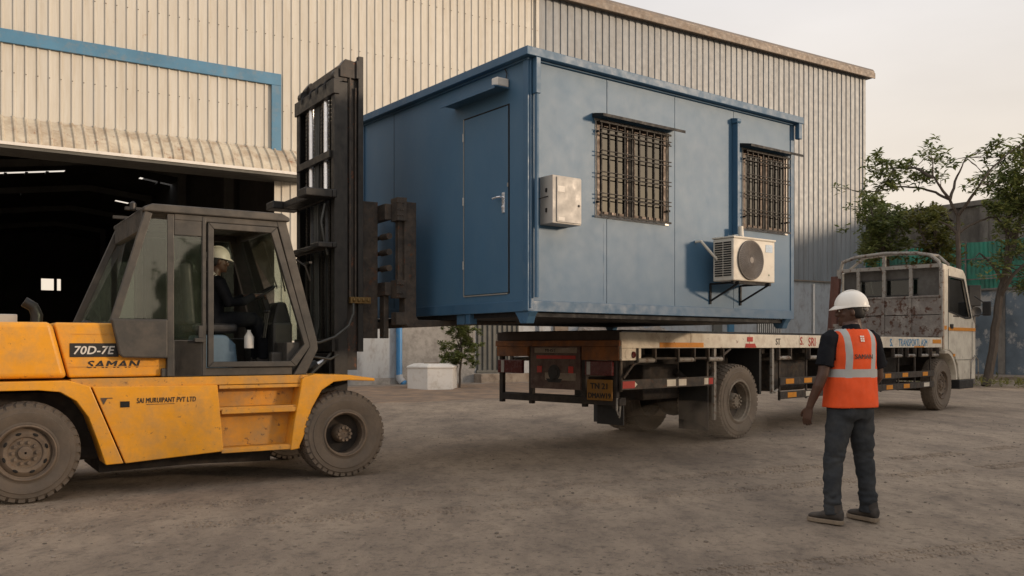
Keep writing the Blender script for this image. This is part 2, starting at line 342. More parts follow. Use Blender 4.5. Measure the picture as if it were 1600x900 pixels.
# ---------------------------------------------------------------- ground
def axis(lo, hi, fine, far):
    v = [lo + i*fine for i in range(int((hi-lo)/fine)+1)]; st = fine; a = v[-1]; b = v[0]; up = []; dn = []
    while a < far: st *= 1.35; a += st; up.append(a)
    st = fine
    while b > -far: st *= 1.35; b -= st; dn.append(b)
    return dn[::-1] + v + up
def ground_z(x, y):
    if y > 60 or y < -20 or abs(x) > 50: return 0.
    d = max(1, y)
    ru = (y - .36*x - 5.3); n = -.016*math.exp(-((ru % 1.55)-.4)**2/.03)*max(0, noise.noise(Vector((x*.3, y*.3, 5)))+.45) + noise.noise(Vector((x*.45, y*.45, 0)))*.012 + noise.noise(Vector((x*1.7, y*1.9, 3)))*.006
    if d < 16: n += noise.noise(Vector((x*6, y*6, 7)))*.0035 + noise.noise(Vector((x*14, y*14, 9)))*.0022
    return min(0.0, n - .006)
gm = MB(); XS = axis(-7.5, 9.5, .05, 900); YS = axis(3.5, 15, .05, 900)
rows = []
for y in YS: rows.append([gm.bm.verts.new((x, y, ground_z(x, y))) for x in XS])
for a, b in zip(rows, rows[1:]):
    for i in range(len(XS)-1): gm.bm.faces.new((a[i], a[i+1], b[i+1], b[i]))
for f in gm.bm.faces: f.smooth = True
def groundmat():
    m = bpy.data.materials.new('dusty_yard'); m.use_nodes = True; t = m.node_tree; N = t.nodes; Lk = t.links; b = N['Principled BSDF']
    b.inputs['Roughness'].default_value = .93; b.inputs['Specular IOR Level'].default_value = .25
    tcn = N.new('ShaderNodeTexCoord')
    def nz_(scale, det=6, ro=.6, st=(1,1,1), rot=0):
        mpn = N.new('ShaderNodeMapping'); mpn.inputs['Scale'].default_value = st; mpn.inputs['Rotation'].default_value = (0,0,R(rot))
        Lk.new(tcn.outputs['Object'], mpn.inputs[0]); n = N.new('ShaderNodeTexNoise'); n.inputs['Scale'].default_value = scale
        n.inputs['Detail'].default_value = det; n.inputs['Roughness'].default_value = ro; Lk.new(mpn.outputs[0], n.inputs['Vector']); return n.outputs[0]
    def rg(src, a, c, lo, hi):
        r = N.new('ShaderNodeMapRange'); r.inputs[1].default_value = a; r.inputs[2].default_value = c; r.inputs[3].default_value = lo; r.inputs[4].default_value = hi
        Lk.new(src, r.inputs[0]); return r.outputs[0]
    def mixf(f, a, c):
        mm = N.new('ShaderNodeMix'); mm.data_type = 'RGBA'; Lk.new(f, mm.inputs[0])
        for k, q in ((6, a), (7, c)):
            if isinstance(q, tuple): mm.inputs[k].default_value = (*q, 1)
            else: Lk.new(q, mm.inputs[k])
        return mm.outputs[2]
    c = mixf(rg(nz_(.35), .35, .65, 0, 1), (.30, .238, .183), (.47, .37, .275))
    c = mixf(rg(nz_(1.6, 8, .7, (1, .35, 1), 33), .45, .68, 0, .75), c, (.185, .148, .118))     # darker scuffed lanes, running with the traffic
    c = mixf(rg(nz_(.9, 7, .65, (1, .4, 1), 25), .50, .72, 0, .7), c, (.50, .40, .30))         # pale drifted dust
    c = mixf(rg(nz_(5, 8, .8, (1, .6, 1), 20), .50, .66, 0, .55), c, (.12, .10, .085))
    c = mixf(rg(nz_(14, 6, .75), .54, .66, 0, .7), c, (.085, .070, .058))
    c = mixf(rg(nz_(28, 6, .8), .55, .68, 0, .55), c, (.36, .30, .24))
    c = mixf(rg(nz_(60, 4, .8), .58, .66, 0, .6), c, (.30, .245, .19))
    c = mixf(rg(nz_(95, 4, .8), .60, .66, 0, .75), c, (.05, .042, .036))
    sep = N.new('ShaderNodeSeparateXYZ'); Lk.new(tcn.outputs['Object'], sep.inputs[0])
    Lk.new(c, b.inputs['Base Color'])
    bp = N.new('ShaderNodeBump'); bp.inputs['Strength'].default_value = 1.0; bp.inputs['Distance'].default_value = .022
    ad = N.new('ShaderNodeMath'); ad.operation = 'ADD'; Lk.new(nz_(45, 8, .8), ad.inputs[0]); Lk.new(nz_(9, 8, .7, (1, .5, 1), 30), ad.inputs[1])
    Lk.new(ad.outputs[0], bp.inputs['Height']); Lk.new(bp.outputs[0], b.inputs['Normal'])
    return m
GM = groundmat()
tag(gm.build('ground', GM), kind='structure')
# tread prints pressed into the dust: rows of low soil ridges
tk = MB()
soil = mat('tread_soil', (.22, .185, .15), .95, 0, .2, 6, bump=.4, bs=80)
def track(p0, p1, c, width, n):
    p0, p1, c = Vector((*p0, 0)), Vector((*p1, 0)), Vector((*c, 0))
    for i in range(n):
        t = i/n; p = (1-t)**2*p0 + 2*t*(1-t)*c + t*t*p1; d = (2*(1-t)*(c-p0) + 2*t*(p1-c)).normalized(); s = Vector((-d.y, d.x, 0))
        if noise.noise(p*.9) < -.25: continue
        for k, (o, ang) in enumerate(((-.36, .5), (-.12, -.5), (.12, .5), (.36, -.5))):
            if random.random() < .22: continue
            q = p + s*o*width + d*random.uniform(-.01, .01); dd = (s + d*ang).normalized(); pr = Vector((-dd.y, dd.x, 0))
            l = width*.11*random.uniform(.7, 1.1); h = random.uniform(.003, .010); wd = .014
            z = ground_z(q.x, q.y)
            b4 = [q + dd*l + pr*wd, q - dd*l + pr*wd, q - dd*l - pr*wd, q + dd*l - pr*wd]
            v = [tk.bm.verts.new((a.x, a.y, z-.004)) for a in b4] + [tk.bm.verts.new(((a.x+q.x*.4)/1.4, (a.y+q.y*.4)/1.4, z+h)) for a in b4]
            for f in ((4,5,6,7),(0,1,5,4),(1,2,6,5),(2,3,7,6),(3,0,4,7)): tk.bm.faces.new([v[j] for j in f])
track((-7, 6.0), (9.5, 12.6), (0.4, 6.6), .30, 420)
track((-7, 6.9), (9.0, 13.6), (0.2, 7.5), .30, 400)
track((-3.5, 4.2), (11, 10.2), (3.2, 5.2), .30, 380)
track((-1.5, 3.9), (11, 9.0), (4.6, 4.9), .28, 300)
tag(tk.build('tyre_tracks', GM, smooth=True, ang=60), kind='structure')
# loose gravel and crumbs
gv = MB(); 
for i in range(3000):
    y = 3.6 + 14*random.random()**1.6; x = random.uniform(-.62*y-.3, .62*y+.6)
    r = random.choice((.004, .005, .006, .006, .006, .008, .008, .008, .011, .014)) * random.uniform(.8, 1.3); z = ground_z(x, y)
    mtx = Matrix.Translation((x, y, z + r*.25)) @ Matrix.Rotation(random.random()*6, 4, 'Z') @ Matrix.Diagonal((r*random.uniform(.8,1.6), r, r*.6, 1))
    bmesh.ops.create_icosphere(gv.bm, subdivisions=1, radius=1, matrix=mtx)
tag(gv.build('loose_gravel', mat('gravel', (.20, .165, .13), .9, 0, .5, 3)), 'loose gravel and crumbs of soil scattered over the dusty yard', 'gravel', kind='stuff')

# ---------------------------------------------------------------- warehouse
BO = (-3.8, 29.75, 0); BD = 57.5
wh = empty('warehouse', 'large cream and grey corrugated steel warehouse with blue trim and a dark open bay', 'warehouse', BO, BD)
def ribbed(x0, x1, zb, zt, pitch, flat, depth, slope=.02, y=0.):
    m = MB(); x = x0; pts = []
    while x < x1:
        pts += [(x, y), (min(x+flat, x1), y), (min(x+flat+slope, x1), y-depth), (min(x+pitch-slope, x1), y-depth)]; x += pitch
    pts.append((x1, y))
    a = [m.bm.verts.new((px, py, zb)) for px, py in pts]; b = [m.bm.verts.new((px, py, zt)) for px, py in pts]
    for i in range(len(pts)-1): m.bm.faces.new((a[i], a[i+1], b[i+1], b[i]))
    return m
ribbed(-24, 5.55, 7.0, 14.2, .28, .215, .035, .014).build('cream_wall_sheet', MT['cream'], wh)
ribbed(-4.15, -3.0, 0.0, 7.0, .28, .215, .035, .014).build('cream_wall_sheet', MT['cream'], wh)
ribbed(-3.0, 5.55, 4.33, 6.996, .28, .215, .035, .014).build('cream_wall_sheet', MT['cream'], wh)
ribbed(5.55, 24.4, 4.33, 14.2, .33, .075, .036, .022, y=-.01).build('grey_wall_sheet', MT['greysheet'], wh)
for z in (8.6, 10.9, 12.9):
    m = MB()
    x = -24 + .247
    while x < 5.5: m.box(x-.012, x+.012, -.046, -.036, z-.012, z+.012); x += .28
    o_ = m.build('screw_row', MT['rusty'], wh, split=False); o_['kind'] = 'stuff'
m = MB(); m.box(5.50, 5.62, -.09, -.03, 4.4, 14.15); m.build('joint_strip', MT['cream'], wh)
m = MB(); m.box(24.32, 24.5, -.09, .35, 0, 14.2); m.build('corner_flashing', MT['greysheet'], wh)
m = MB(); m.prismx([(-.30, 14.2), (-.30, 14.5), (-.22, 14.62), (.5, 14.66), (.5, 14.2)], -24, 24.9)
m.box(-24, 24.88, -.36, -.305, 14.14, 14.42); m.build('roof_trim', MT['rooftrim'], wh, bevel=.03)
m = MB(); m.box(-24, -3.96, -.10, -.038, 9.36, 9.72); m.box(-4.26, -3.96, -.10, -.038, 7.3, 9.358); m.build('blue_trim', MT['bluetrim'], wh, bevel=.01)
m = MB(); m.box(-3.0, 24.4, -.02, .25, 0, 4.36); m.build('plaster_wall', MT['plaster'], wh)
m = MB(); m.box(-3.02, 24.42, -.10, -.022, 4.30, 4.36); m.build('drip_flashing', MT['rooftrim'], wh)
m = MB(); m.box(-3.02, 3.1, -.06, -.022, 0, .32); m.build('plinth_band', MT['plaster2'], wh)
m = MB(); m.box(.15, 2.95, -.035, -.022, .33, 3.2); m.build('grey_render_panel', MT['plaster2'], wh)
# gate of vertical bars, further windows and posts in the plaster wall
g = MB(); g.box(3.0, 4.75, -.04, -.024, .5, 3.3); g.build('gate_recess', MT['interiorgrey'], wh)
g = MB()
for i in range(9): g.box(3.05+i*.205, 3.05+i*.205+(.09 if i%3==0 else .045), -.10, -.05, .5, 3.2)
g.box(2.98, 4.78, -.11, -.045, .44, .52); g.box(2.98, 4.78, -.11, -.045, 3.2, 3.3); g.build('barred_gate', MT['interiorgrey'], wh)
g = MB(); g.box(2.9, 6.2, -.55, -.02, 0, .40); g.build('gate_step', MT['kerb'], wh, bevel=.02)
for x0, x1, mm in ((5.6, 6.05, 'plaster'), (6.3, 6.9, 'kerb'), (8.4, 8.8, 'cabdark'), (14.4, 14.9, 'interiorgrey'), (15.3, 15.6, 'bluetrim')):
    g = MB(); g.box(x0, x1, -.14, -.022, 0, 3.6); g.build('door_panel', MT[mm], wh)
g = MB(); g.box(17.1, 18.6, -.05, -.022, 1.7, 3.4); fr = g.build('grilled_window', MT['interiorgrey'], wh)
g = MB()
for i in range(12): g.box(17.12+i*.13, 17.15+i*.13, -.09, -.06, 1.7, 3.4)
g.box(17.05, 18.65, -.10, -.055, 1.66, 1.73); g.build('window_bars', MT['white'], fr)
g = MB(); g.tube([(-.02, -.17, 6.9), (-.02, -.17, .35), (.03, -.22, .2), (.12, -.32, .12)], [.1, .1, .1, .11], 16); dp = g.build('downpipe', MT['pipeblue'], wh, smooth=True)
g = MB(); g.tube([(-.02, -.17, .42), (-.01, -.18, .30), (.06, -.26, .17)], .125, 16); g.build('pipe_shoe', MT['plaster'], dp, smooth=True)
g = MB(); g.tube([(20.75, -.1, 4.2), (20.75, -.1, .1)], .05, 10); g.build('drain_pipe', MT['white'], wh, smooth=True)
# canopy: ribbed sheet curving out and down
cm = MB(); prof = [(-.03, 7.42), (-.24, 7.27), (-.44, 7.10), (-.61, 6.92), (-.75, 6.74), (-.85, 6.54)]
xs = []; x = -24.0
while x < -3.15: xs += [(x, 0), (x+.19, 0), (x+.215, .045), (x+.255, .045)]; x += .28
cols = []
for x, h in xs:
    col_ = []
    for i, (y, z) in enumerate(prof):
        t = i/5*math.pi*.48; col_.append(cm.bm.verts.new((x, y - h*math.sin(t) - noise.noise(Vector((x*1.2, i*.4, 0)))*.02, z + h*math.cos(t))))
    cols.append(col_)
for a, b in zip(cols, cols[1:]):
    for i in range(5): cm.bm.faces.new((a[i], b[i], b[i+1], a[i+1]))
cn = cm.build('canopy', MT['canopy'], wh, smooth=True, ang=30)
g = MB(); g.box(-24, -3.15, -.90, -.86, 6.52, 6.60); g.build('canopy_edge', MT['white'], cn)
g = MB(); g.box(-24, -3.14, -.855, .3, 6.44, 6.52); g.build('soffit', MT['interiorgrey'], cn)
# hollow hall behind the bay: roof grid with open skylight slots, back wall with openings
def roofz(x): return 9.95 - .14*abs(x + 6.3)
slots = [(-4.5, -2.06, 20.0), (-12, -7.8, 20.3), (-10, -8.6, 27.0), (-2.9, -1.4, 28), (-4.4, -3.7, 28.0), (-9.1, -7.6, 33.5)]
ux = sorted(set([-40, -6.3, 24.3] + [q for s_ in slots for q in s_[:2]])); vy = sorted(set([.3, 48] + [q for s_ in slots for q in (s_[2], s_[2]+.42)]))
m = MB()
for i in range(len(ux)-1):
    for j in range(len(vy)-1):
        cx, cy = (ux[i]+ux[i+1])/2, (vy[j]+vy[j+1])/2
        if any(a < cx < b and c < cy < c+.42 for a, b, c in slots): continue
        m.face([(ux[i], vy[j], roofz(ux[i])), (ux[i+1], vy[j], roofz(ux[i+1])), (ux[i+1], vy[j+1], roofz(ux[i+1])), (ux[i], vy[j+1], roofz(ux[i]))])
for s_ in slots:                       # purlins crossing the slots
    x = s_[0] + .8
    while x < s_[1]: m.box(x, x+.12, s_[2]-.1, s_[2]+.9, roofz(x)-.1, roofz(x)-.02); x += .86
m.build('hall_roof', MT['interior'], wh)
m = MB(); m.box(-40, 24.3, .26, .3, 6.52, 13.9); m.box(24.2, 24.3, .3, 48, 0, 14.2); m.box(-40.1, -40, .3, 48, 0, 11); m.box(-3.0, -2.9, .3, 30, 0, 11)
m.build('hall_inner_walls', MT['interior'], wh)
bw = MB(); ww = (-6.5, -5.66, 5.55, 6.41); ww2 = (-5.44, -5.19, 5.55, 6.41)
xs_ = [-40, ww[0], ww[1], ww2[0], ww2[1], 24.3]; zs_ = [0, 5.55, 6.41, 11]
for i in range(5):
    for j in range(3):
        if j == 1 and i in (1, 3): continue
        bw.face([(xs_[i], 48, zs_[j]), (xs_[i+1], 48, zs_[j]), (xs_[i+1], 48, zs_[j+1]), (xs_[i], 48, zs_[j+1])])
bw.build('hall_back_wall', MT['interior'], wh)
m = MB()
for y in (8, 16, 24, 32, 40):
    for x in (-22, -3.4): m.box(x-.15, x+.15, y-.15, y+.15, 0, roofz(x)-.1)
    m.beam((-22, y, roofz(-22)-.25), (-6.3, y, 9.6), .15, .3); m.beam((-6.3, y, 9.6), (-3.2, y, roofz(-3.2)-.25), .15, .3)
m.build('portal_frames', MT['interiorgrey'], wh)
m = MB(); m.box(-3.4, -3.0, .02, .35, 0, 6.4); m.box(-24.3, -23.9, .02, .35, 0, 14); m.build('bay_jambs', MT['interiorgrey'], wh)
m = MB(); m.box(-17, -11.2, 14, 17, 0, 5.0); st = m.build('stored_crates', MT['interiorgrey'])
st.location = BO; st.rotation_euler = (0, 0, R(90-BD)); st.name = 'storage_cabinet'
tag(st, 'tall dark storage cabinet standing inside the unlit warehouse bay', 'cabinet')

# low kerb and pavement along the warehouse
m = MB(); m.box(-3.4, 26, -1.6, -.03, -.1, .10); pv = m.build('pavement', MT['kerb'], bevel=.03); pv.location = BO; pv.rotation_euler = (0,0,R(90-BD)); tag(pv, kind='structure')
# sandy apron heaped against the pavement
sa = MB(); n_ = 60; sr = []
for j in range(14):
    r_ = []
    for i in range(n_):
        u_ = -4 + 20*i/(n_-1); v_ = -1.55 - j*.45
        h = .12*(1-j/13)**1.3 * (1 if 1 < i < n_-2 else .0) + noise.noise(Vector((u_*.8, v_*.8, 1)))*.045*(1-j/13) - (.012 if j == 13 else 0)
        a_ = R(BD); X = BO[0] + math.sin(a_)*u_ - math.cos(a_)*v_; Y = BO[1] + math.cos(a_)*u_ + math.sin(a_)*v_
        r_.append(sa.bm.verts.new((X, Y, h)))
    sr.append(r_)
for a, b in zip(sr, sr[1:]):
    for i in range(n_-1): sa.bm.faces.new((a[i], a[i+1], b[i+1], b[i]))
tag(sa.build('sand_apron', mat('sandy_soil', (.30, .205, .135), .95, 0, .25, 1.3, dirt=(.16, .125, .10), dirt_amt=.45, dirt_scale=2, bump=.5, bs=20), smooth=True, ang=80), kind='structure')

# white hexagonal tank housing by the downpipe
hx = MB(); ring = lambda r, z, rx=1.: [(r*rx*math.cos(R(60*k+24)), r*math.sin(R(60*k+24)), z) for k in range(6)]
hx.loft([ring(.80, 0), ring(.80, .66), ring(.83, .665), ring(.83, .72), ring(.6, .80)])
wt = hx.build('tank_housing', MT['white'], bevel=.012); wt.location = (-2.42, 27.3, .04)
tag(wt, 'white six sided concrete housing on the sand beside the blue downpipe', 'tank housing')
hl = MB(); hl.box(-.25, .2, -.2, .2, .80, .83); hl.build('lid', MT['kerb'], wt, bevel=.01)

# mound of stored stone and sheeting between truck bed and wall
pm = MB(); n_ = 40; rws = []
for j in range(12):
    rr_ = []
    for i in range(n_):
        u_ = 6.9 + 5.3*i/(n_-1); v_ = -.1 - 1.1*j/11; e = min(1, min(i, n_-1-i)/4)*math.sin(math.pi*min(1, (11-j)/11*.5+.0))
        h = (2.12 + .16*noise.noise(Vector((u_*1.6, v_*2, 0))) + .1*noise.noise(Vector((u_*5, v_*5, 4))))*e**.5
        rr_.append(pm.bm.verts.new((u_, v_, max(.02, h))))
    rws.append(rr_)
for a, b in zip(rws, rws[1:]):
    for i in range(n_-1): pm.bm.faces.new((a[i], a[i+1], b[i+1], b[i]))
pl = pm.build('rubble_pile', mat('rubble', (.24, .2, .165), .95, 0, .4, 4, dirt=(.45, .42, .38), dirt_amt=.35, dirt_scale=3, bump=.8, bs=8), smooth=True, ang=50)
pl.location = BO; pl.rotation_euler = (0, 0, R(90-BD)); tag(pl, 'mound of pale rubble heaped against the wall behind the truck bed', 'rubble')

# ---------------------------------------------------------------- boundary on the right
bw_ = empty('boundary_wall', 'long boundary wall with peeling blue grey paint behind the truck cab', 'wall', BO, BD)
m = MB(); m.box(25.9, 26.15, -16, 8, 0, 3.8); m.build('wall_panel', MT['peel'], bw_)
m = MB()
for i in range(8): m.box(25.82, 25.9, -15+i*3, -14.7+i*3, 0, 3.85)
m.box(25.8, 26.2, -16, 8, 3.8, 3.9); m.build('piers_and_coping', MT['concrete'], bw_, bevel=.02)
gf = empty('green_sheet_fence', 'green sheeting screen mounted along the top of the boundary wall', 'fence', BO, BD)
m = MB(); v_ = -16.; pts = []
while v_ < 8: pts += [(26.0, v_), (25.96 - .03*math.sin(v_*3), v_+.10)]; v_ += .2
a = [m.bm.verts.new((p, q, 3.9)) for p, q in pts]; b = [m.bm.verts.new((p-.12, q, 5.95+.1*noise.noise(Vector((q*.8, 0, 0))))) for p, q in pts]
for i in range(len(pts)-1): m.bm.faces.new((a[i], a[i+1], b[i+1], b[i]))
m.build('sheeting', MT['green'], gf)
m = MB()
for z in (4.3, 5.2): m.box(25.80, 25.84, -16, 8, z, z+.05)
for i in range(9): m.box(25.78, 25.83, -15.9+i*2.9, -15.84+i*2.9, 3.8, 6.05)
m.build('fence_posts', MT['concrete'], gf)
oc = empty('concrete_building', 'weathered grey concrete building rising behind the green fence', 'building', BO, BD)
m = MB(); m.box(28, 40, -22, 9, 0, 7.9); m.build('wall', MT['concrete'], oc)
m = MB(); m.box(27.8, 40.2, -22.2, 9.2, 7.9, 8.15); m.build('roof_slab', MT['concrete'], oc, bevel=.03)
m = MB()
for i in range(5): m.box(27.9, 27.995, -20.6+i*5.5, -20.2+i*5.5, 0, 7.9)
m.build('pilaster', MT['concrete'], oc)
m = MB(); m.box(23.6, 25.88, -16, -.6, -.1, .14); kb = m.build('kerb', MT['kerb'], bevel=.03); kb.location = BO; kb.rotation_euler = (0,0,R(90-BD)); tag(kb, kind='structure')
# ---------------------------------------------------------------- wheels
def make_wheel(parent, loc, Rr, W, rr, kind, flip=False, name='wheel', tm='tyreside', rimm='rim', lugs=46):
    hb = MB()
    if kind == 'disc':      # convex disc with hand holes and a hub (outer face at y=0)
        hb.lathe([(.13, rr*.02), (.02, .01), (.02, rr*.18), (.025, rr*.24), (.05, rr*.26), (.05, rr*.55), (.035, rr*.60), (.03, rr*.72), (.05, rr*.86), (.07, rr*.93), (.16, rr*.95), (.17, rr*.02)], seg=40, cap=False)
    else:                   # deep dish
        d = W*.55
        hb.lathe([(d+.02, .01), (d+.02, rr*.93), (d, rr*.93), (d, rr*.5), (d-.02, rr*.42), (d-.10, rr*.40), (d-.13, rr*.36), (d-.14, .005)], seg=40, cap=False)
    nf = len(hb.bm.faces); nb = 10; rb = rr*.40 if kind == 'disc' else rr*.29; yb = .05 if kind == 'disc' else W*.55-.14
    for k in range(nb):
        a_ = 2*math.pi*k/nb; hb.lathe([(yb-.025, .011), (yb-.025, .016), (yb+.01, .018), (yb+.02, .01)], (rb*math.cos(a_), 0, rb*math.sin(a_)), 6)
    hb.bm.faces.ensure_lookup_table(); n2 = len(hb.bm.faces)
    if kind != 'disc':
        for f in hb.bm.faces[:160]: f.material_index = 1  # dish floor coloured darker than the hub: recess shade put into the material
    if kind == 'disc':
        for k in range(8):
            a_ = 2*math.pi*(k+.4)/8
            mtx = Matrix.Rotation(-a_, 4, 'Y') @ Matrix.Translation((rr*.73, .028, 0)) @ Matrix.Diagonal((rr*.055, .006, rr*.10, 1))
            bmesh.ops.create_uvsphere(hb.bm, u_segments=10, v_segments=6, radius=1, matrix=mtx)
        hb.bm.faces.ensure_lookup_table()
        for f in hb.bm.faces[n2:]: f.material_index = 1
    w_ = hb.build(name, [MT[rimm], MT['hole'] if kind == 'disc' else MT['underside']], parent, smooth=True, ang=30, loc=loc)
    if flip: w_.rotation_euler = (0, 0, math.pi)
    rm = MB()
    dd = .10 if kind == 'disc' else W*.56
    rm.lathe([(dd, rr*.93), (.05, rr*.90), (.035, rr*.95), (.005, rr*.965), (-.002, rr*1.0), (.004, rr*1.045), (.03, rr*1.05), (.06, rr*.98), (W-.03, rr*.98), (W, rr*1.03), (W, rr*.95), (W*.8, rr*.9), (dd+.03, rr*.9)], seg=48, cap=False)
    rm.build('rim', MT[rimm], w_, smooth=True, ang=30)
    ty = MB(); h = Rr - rr
    pr = [(.05, rr*.99), (.02, rr*1.02), (.012, rr*1.06), (.018, rr+h*.16), (-.002, rr+h*.42), (-.004, rr+h*.58), (.004, rr+h*.60), (.006, rr+h*.78), (.022, Rr-.035), (.04, Rr-.012), (.065, Rr-.004)]
    ty.lathe(pr + [(W/2, Rr)] + [(W-a, r) for a, r in pr[::-1]], seg=72, cap=False)
    for k in range(lugs):
        for q, (y0, y1, off) in enumerate(((.018, W*.30, 0), (W*.33, W*.49, .5), (W*.51, W*.67, 0), (W*.70, W-.018, .5))):
            a_ = 2*math.pi*(k+off)/lugs; da = 2*math.pi/lugs*.34; vs = []
            for y in (y0, y1):
                for s_ in (-1, 1):
                    sk = .35*da*(1 if q % 2 else -1)*(1 if y == y1 else -1)
                    edge = (q == 0 and y == y0) or (q == 3 and y == y1)
                    for r_ in ((Rr-.05 if edge else Rr-.02), (Rr-.006 if edge else Rr+.009)):
                        th = a_ + s_*da + sk; vs.append(ty.bm.verts.new((r_*math.cos(th), y, r_*math.sin(th))))
            for f in ((0,1,3,2),(4,6,7,5),(1,5,7,3),(0,4,5,1),(2,3,7,6)): ty.bm.faces.new([vs[i] for i in f])
    ty.build('tyre', MT[tm], w_, smooth=True, ang=32)
    return w_
def wheel_copy(src, loc, flip=False):
    c = copytree(src, src.parent); c.location = loc; c.rotation_euler = (0, 0, math.pi if flip else 0); return c

# ---------------------------------------------------------------- forklift
FK = empty('forklift', 'large dusty yellow forklift with grey enclosed cab and raised black mast', 'forklift', (-4.2, 7.74, 0), 57.2)
W2 = 2.05
def both(fn):
    fn(lambda y: y); fn(lambda y: W2 - y)
m = MB(); m.prism([(-.98, 1.30), (-.90, 1.50), (-.78, 1.57), (.17, 1.575), (.215, 1.56), (.335, 1.075), (-.55, 1.075), (-.62, .35), (-.95, .35), (-1.0, .6)], .10, 1.95)
cw = m.build('counterweight', MT['yellow'], FK, bevel=.045, seg=4)
m = MB(); m.prism([(.235, 1.56), (.26, 1.575), (1.21, 1.575), (1.21, 1.075), (.355, 1.075)], .20, 1.85)
hd = m.build('hood', MT['yellow'], FK, bevel=.02, seg=3)
m = MB(); m.box(.38, 1.0, .195, .1985, 1.47, 1.475); m.box(.36, 1.2, .194, .1985, 1.17, 1.176); m.build('hood_crease', MT['yellowworn'], hd)
m = MB()
both(lambda Y: m.box(.36, 2.56, min(Y(.07), Y(.12)), max(Y(.07), Y(.12)), .985, 1.068))
m.box(.36, 2.4, .12, 1.93, .94, 1.06); m.build('deck_beam', MT['yellowworn'], FK, bevel=.006)
m = MB()
def fend(Y):
    a, b = Y(.02), Y(.40); m.prism([(-1.0, 1.05), (.34, 1.055), (.51, 1.0), (.79, .29), (.64, .285), (.575, .5), (.50, .72), (.40, .87), (.27, .955), (.1, .975), (-1.0, .975)], min(a, b), max(a, b))
both(fend); m.build('rear_fender', MT['yellow'], FK, bevel=.008)
m = MB()
def skirt(Y):
    a, b = Y(.05), Y(.12); m.prism([(.53, .995), (1.64, .985), (1.70, .34), (.81, .285)], min(a, b), max(a, b))
both(skirt); sk_ = m.build('side_skirt', MT['yellow'], FK, bevel=.008)
m = MB(); m.box(.765, .845, .045, .0485, .80, .855); m.build('skirt_slot', MT['hole'], sk_)
m = MB(); m.box(.60, .70, .044, .0485, .885, .892); m.prism([(.60, .885), (.655, .885), (.625, .83)], .044, .0485); m.build('paint_scrape', MT['rusty'], sk_)
m = MB()
def stp(Y):
    for x0, x1, y0, y1, z0, z1 in ((1.66, 2.46, .24, .28, .33, .98), (1.66, 2.5, .07, .24, .73, .765), (1.66, 2.44, .07, .24, .34, .37), (1.66, 2.5, .07, .24, .945, .98)):
        a, b = Y(y0), Y(y1); m.box(x0, x1, min(a, b), max(a, b), z0, z1)
    for z0, z1 in ((.70, .745), (.32, .36)):
        a, b = Y(.05), Y(.07); m.box(1.68, 2.46, min(a, b), max(a, b), z0, z1)
both(stp); m.build('cab_step', MT['yellowworn'], FK, bevel=.005)
m = MB()
def ffend(Y):
    a, b = Y(.03), Y(.42); m.prism([(2.48, 1.04), (2.62, 1.075), (3.0, 1.06), (3.28, 1.02), (3.28, .99), (2.98, 1.005), (2.82, .99), (2.69, .91), (2.58, .72), (2.50, .45), (2.44, .32), (2.36, .31), (2.40, .6), (2.46, .9)], min(a, b), max(a, b))
both(ffend); m.build('front_fender', MT['yellow'], FK, bevel=.01)
m = MB(); m.box(-.55, 3.0, .42, 1.63, .30, .94); m.box(-.4, .4, .3, 1.75, .38, .55); m.box(2.8, 3.08, .3, 1.75, .33, .56); m.build('chassis', MT['underside'], FK, bevel=.02)
m = MB(); m.prism([(.65, .16), (1.5, .18), (2.3, .16), (2.3, .3), (.65, .3)], .5, 1.5); m.build('belly_plate', MT['underside'], FK)
# wheels
wr = make_wheel(FK, (0, .0, .435), .435, .28, .235, 'disc', lugs=34)
wheel_copy(wr, (0, W2, .435), True)
wf = make_wheel(FK, (2.94, .0, .445), .445, .34, .225, 'dish', lugs=38)
wheel_copy(wf, (2.94, W2, .445), True)
# exhaust, filter cap on hood
m = MB(); m.tube([(.16, 1.0, 1.55), (.17, 1.0, 1.66), (.14, 1.0, 1.74), (.06, 1.0, 1.79)], [.055, .055, .052, .05], 14); m.build('exhaust_pipe', MT['mast'], FK, smooth=True)
m = MB(); m.box(-.16, .0, .93, 1.08, 1.57, 1.665); m.build('filter_cap', MT['boxgrey'], FK, bevel=.01)
m = MB(); m.lathe([(1.574, .05), (1.60, .05), (1.62, .03), (1.62, .001)], (.62, 1.1, 0), 14, 'z'); m.build('filler_cap', MT['cabdark'], FK, smooth=True)
# hood lettering
m = MB(); m.box(.365, .775, .1915, .1985, 1.262, 1.388); bd = m.build('badge', MT['black'], FK, bevel=.003)
textmesh('70D-7E', .104, MT['sticker'], bd, (.388, .1905, 1.289), shear=.22, offset=.0018, sx=1.03, spacing=1.04, name='badge_lettering')
textmesh('I', .06, MT['sticker'], hd, (.795, .1975, 1.27), offset=.003)
textmesh('SAMAN', .092, MT['black'], hd, (.50, .1975, 1.163), shear=.22, offset=.0022, sx=1.35, spacing=1.14)
textmesh('SAI MURUIPANT PVT LTD', .066, MT['black'], sk_, (.905, .0475, .835), shear=.1, offset=.0013, sx=.66, spacing=1.08)
m = MB(); m.box(.99, 1.24, .0465, .0495, .818, .822); m.build('lettering_underline', MT['rusty'], sk_)

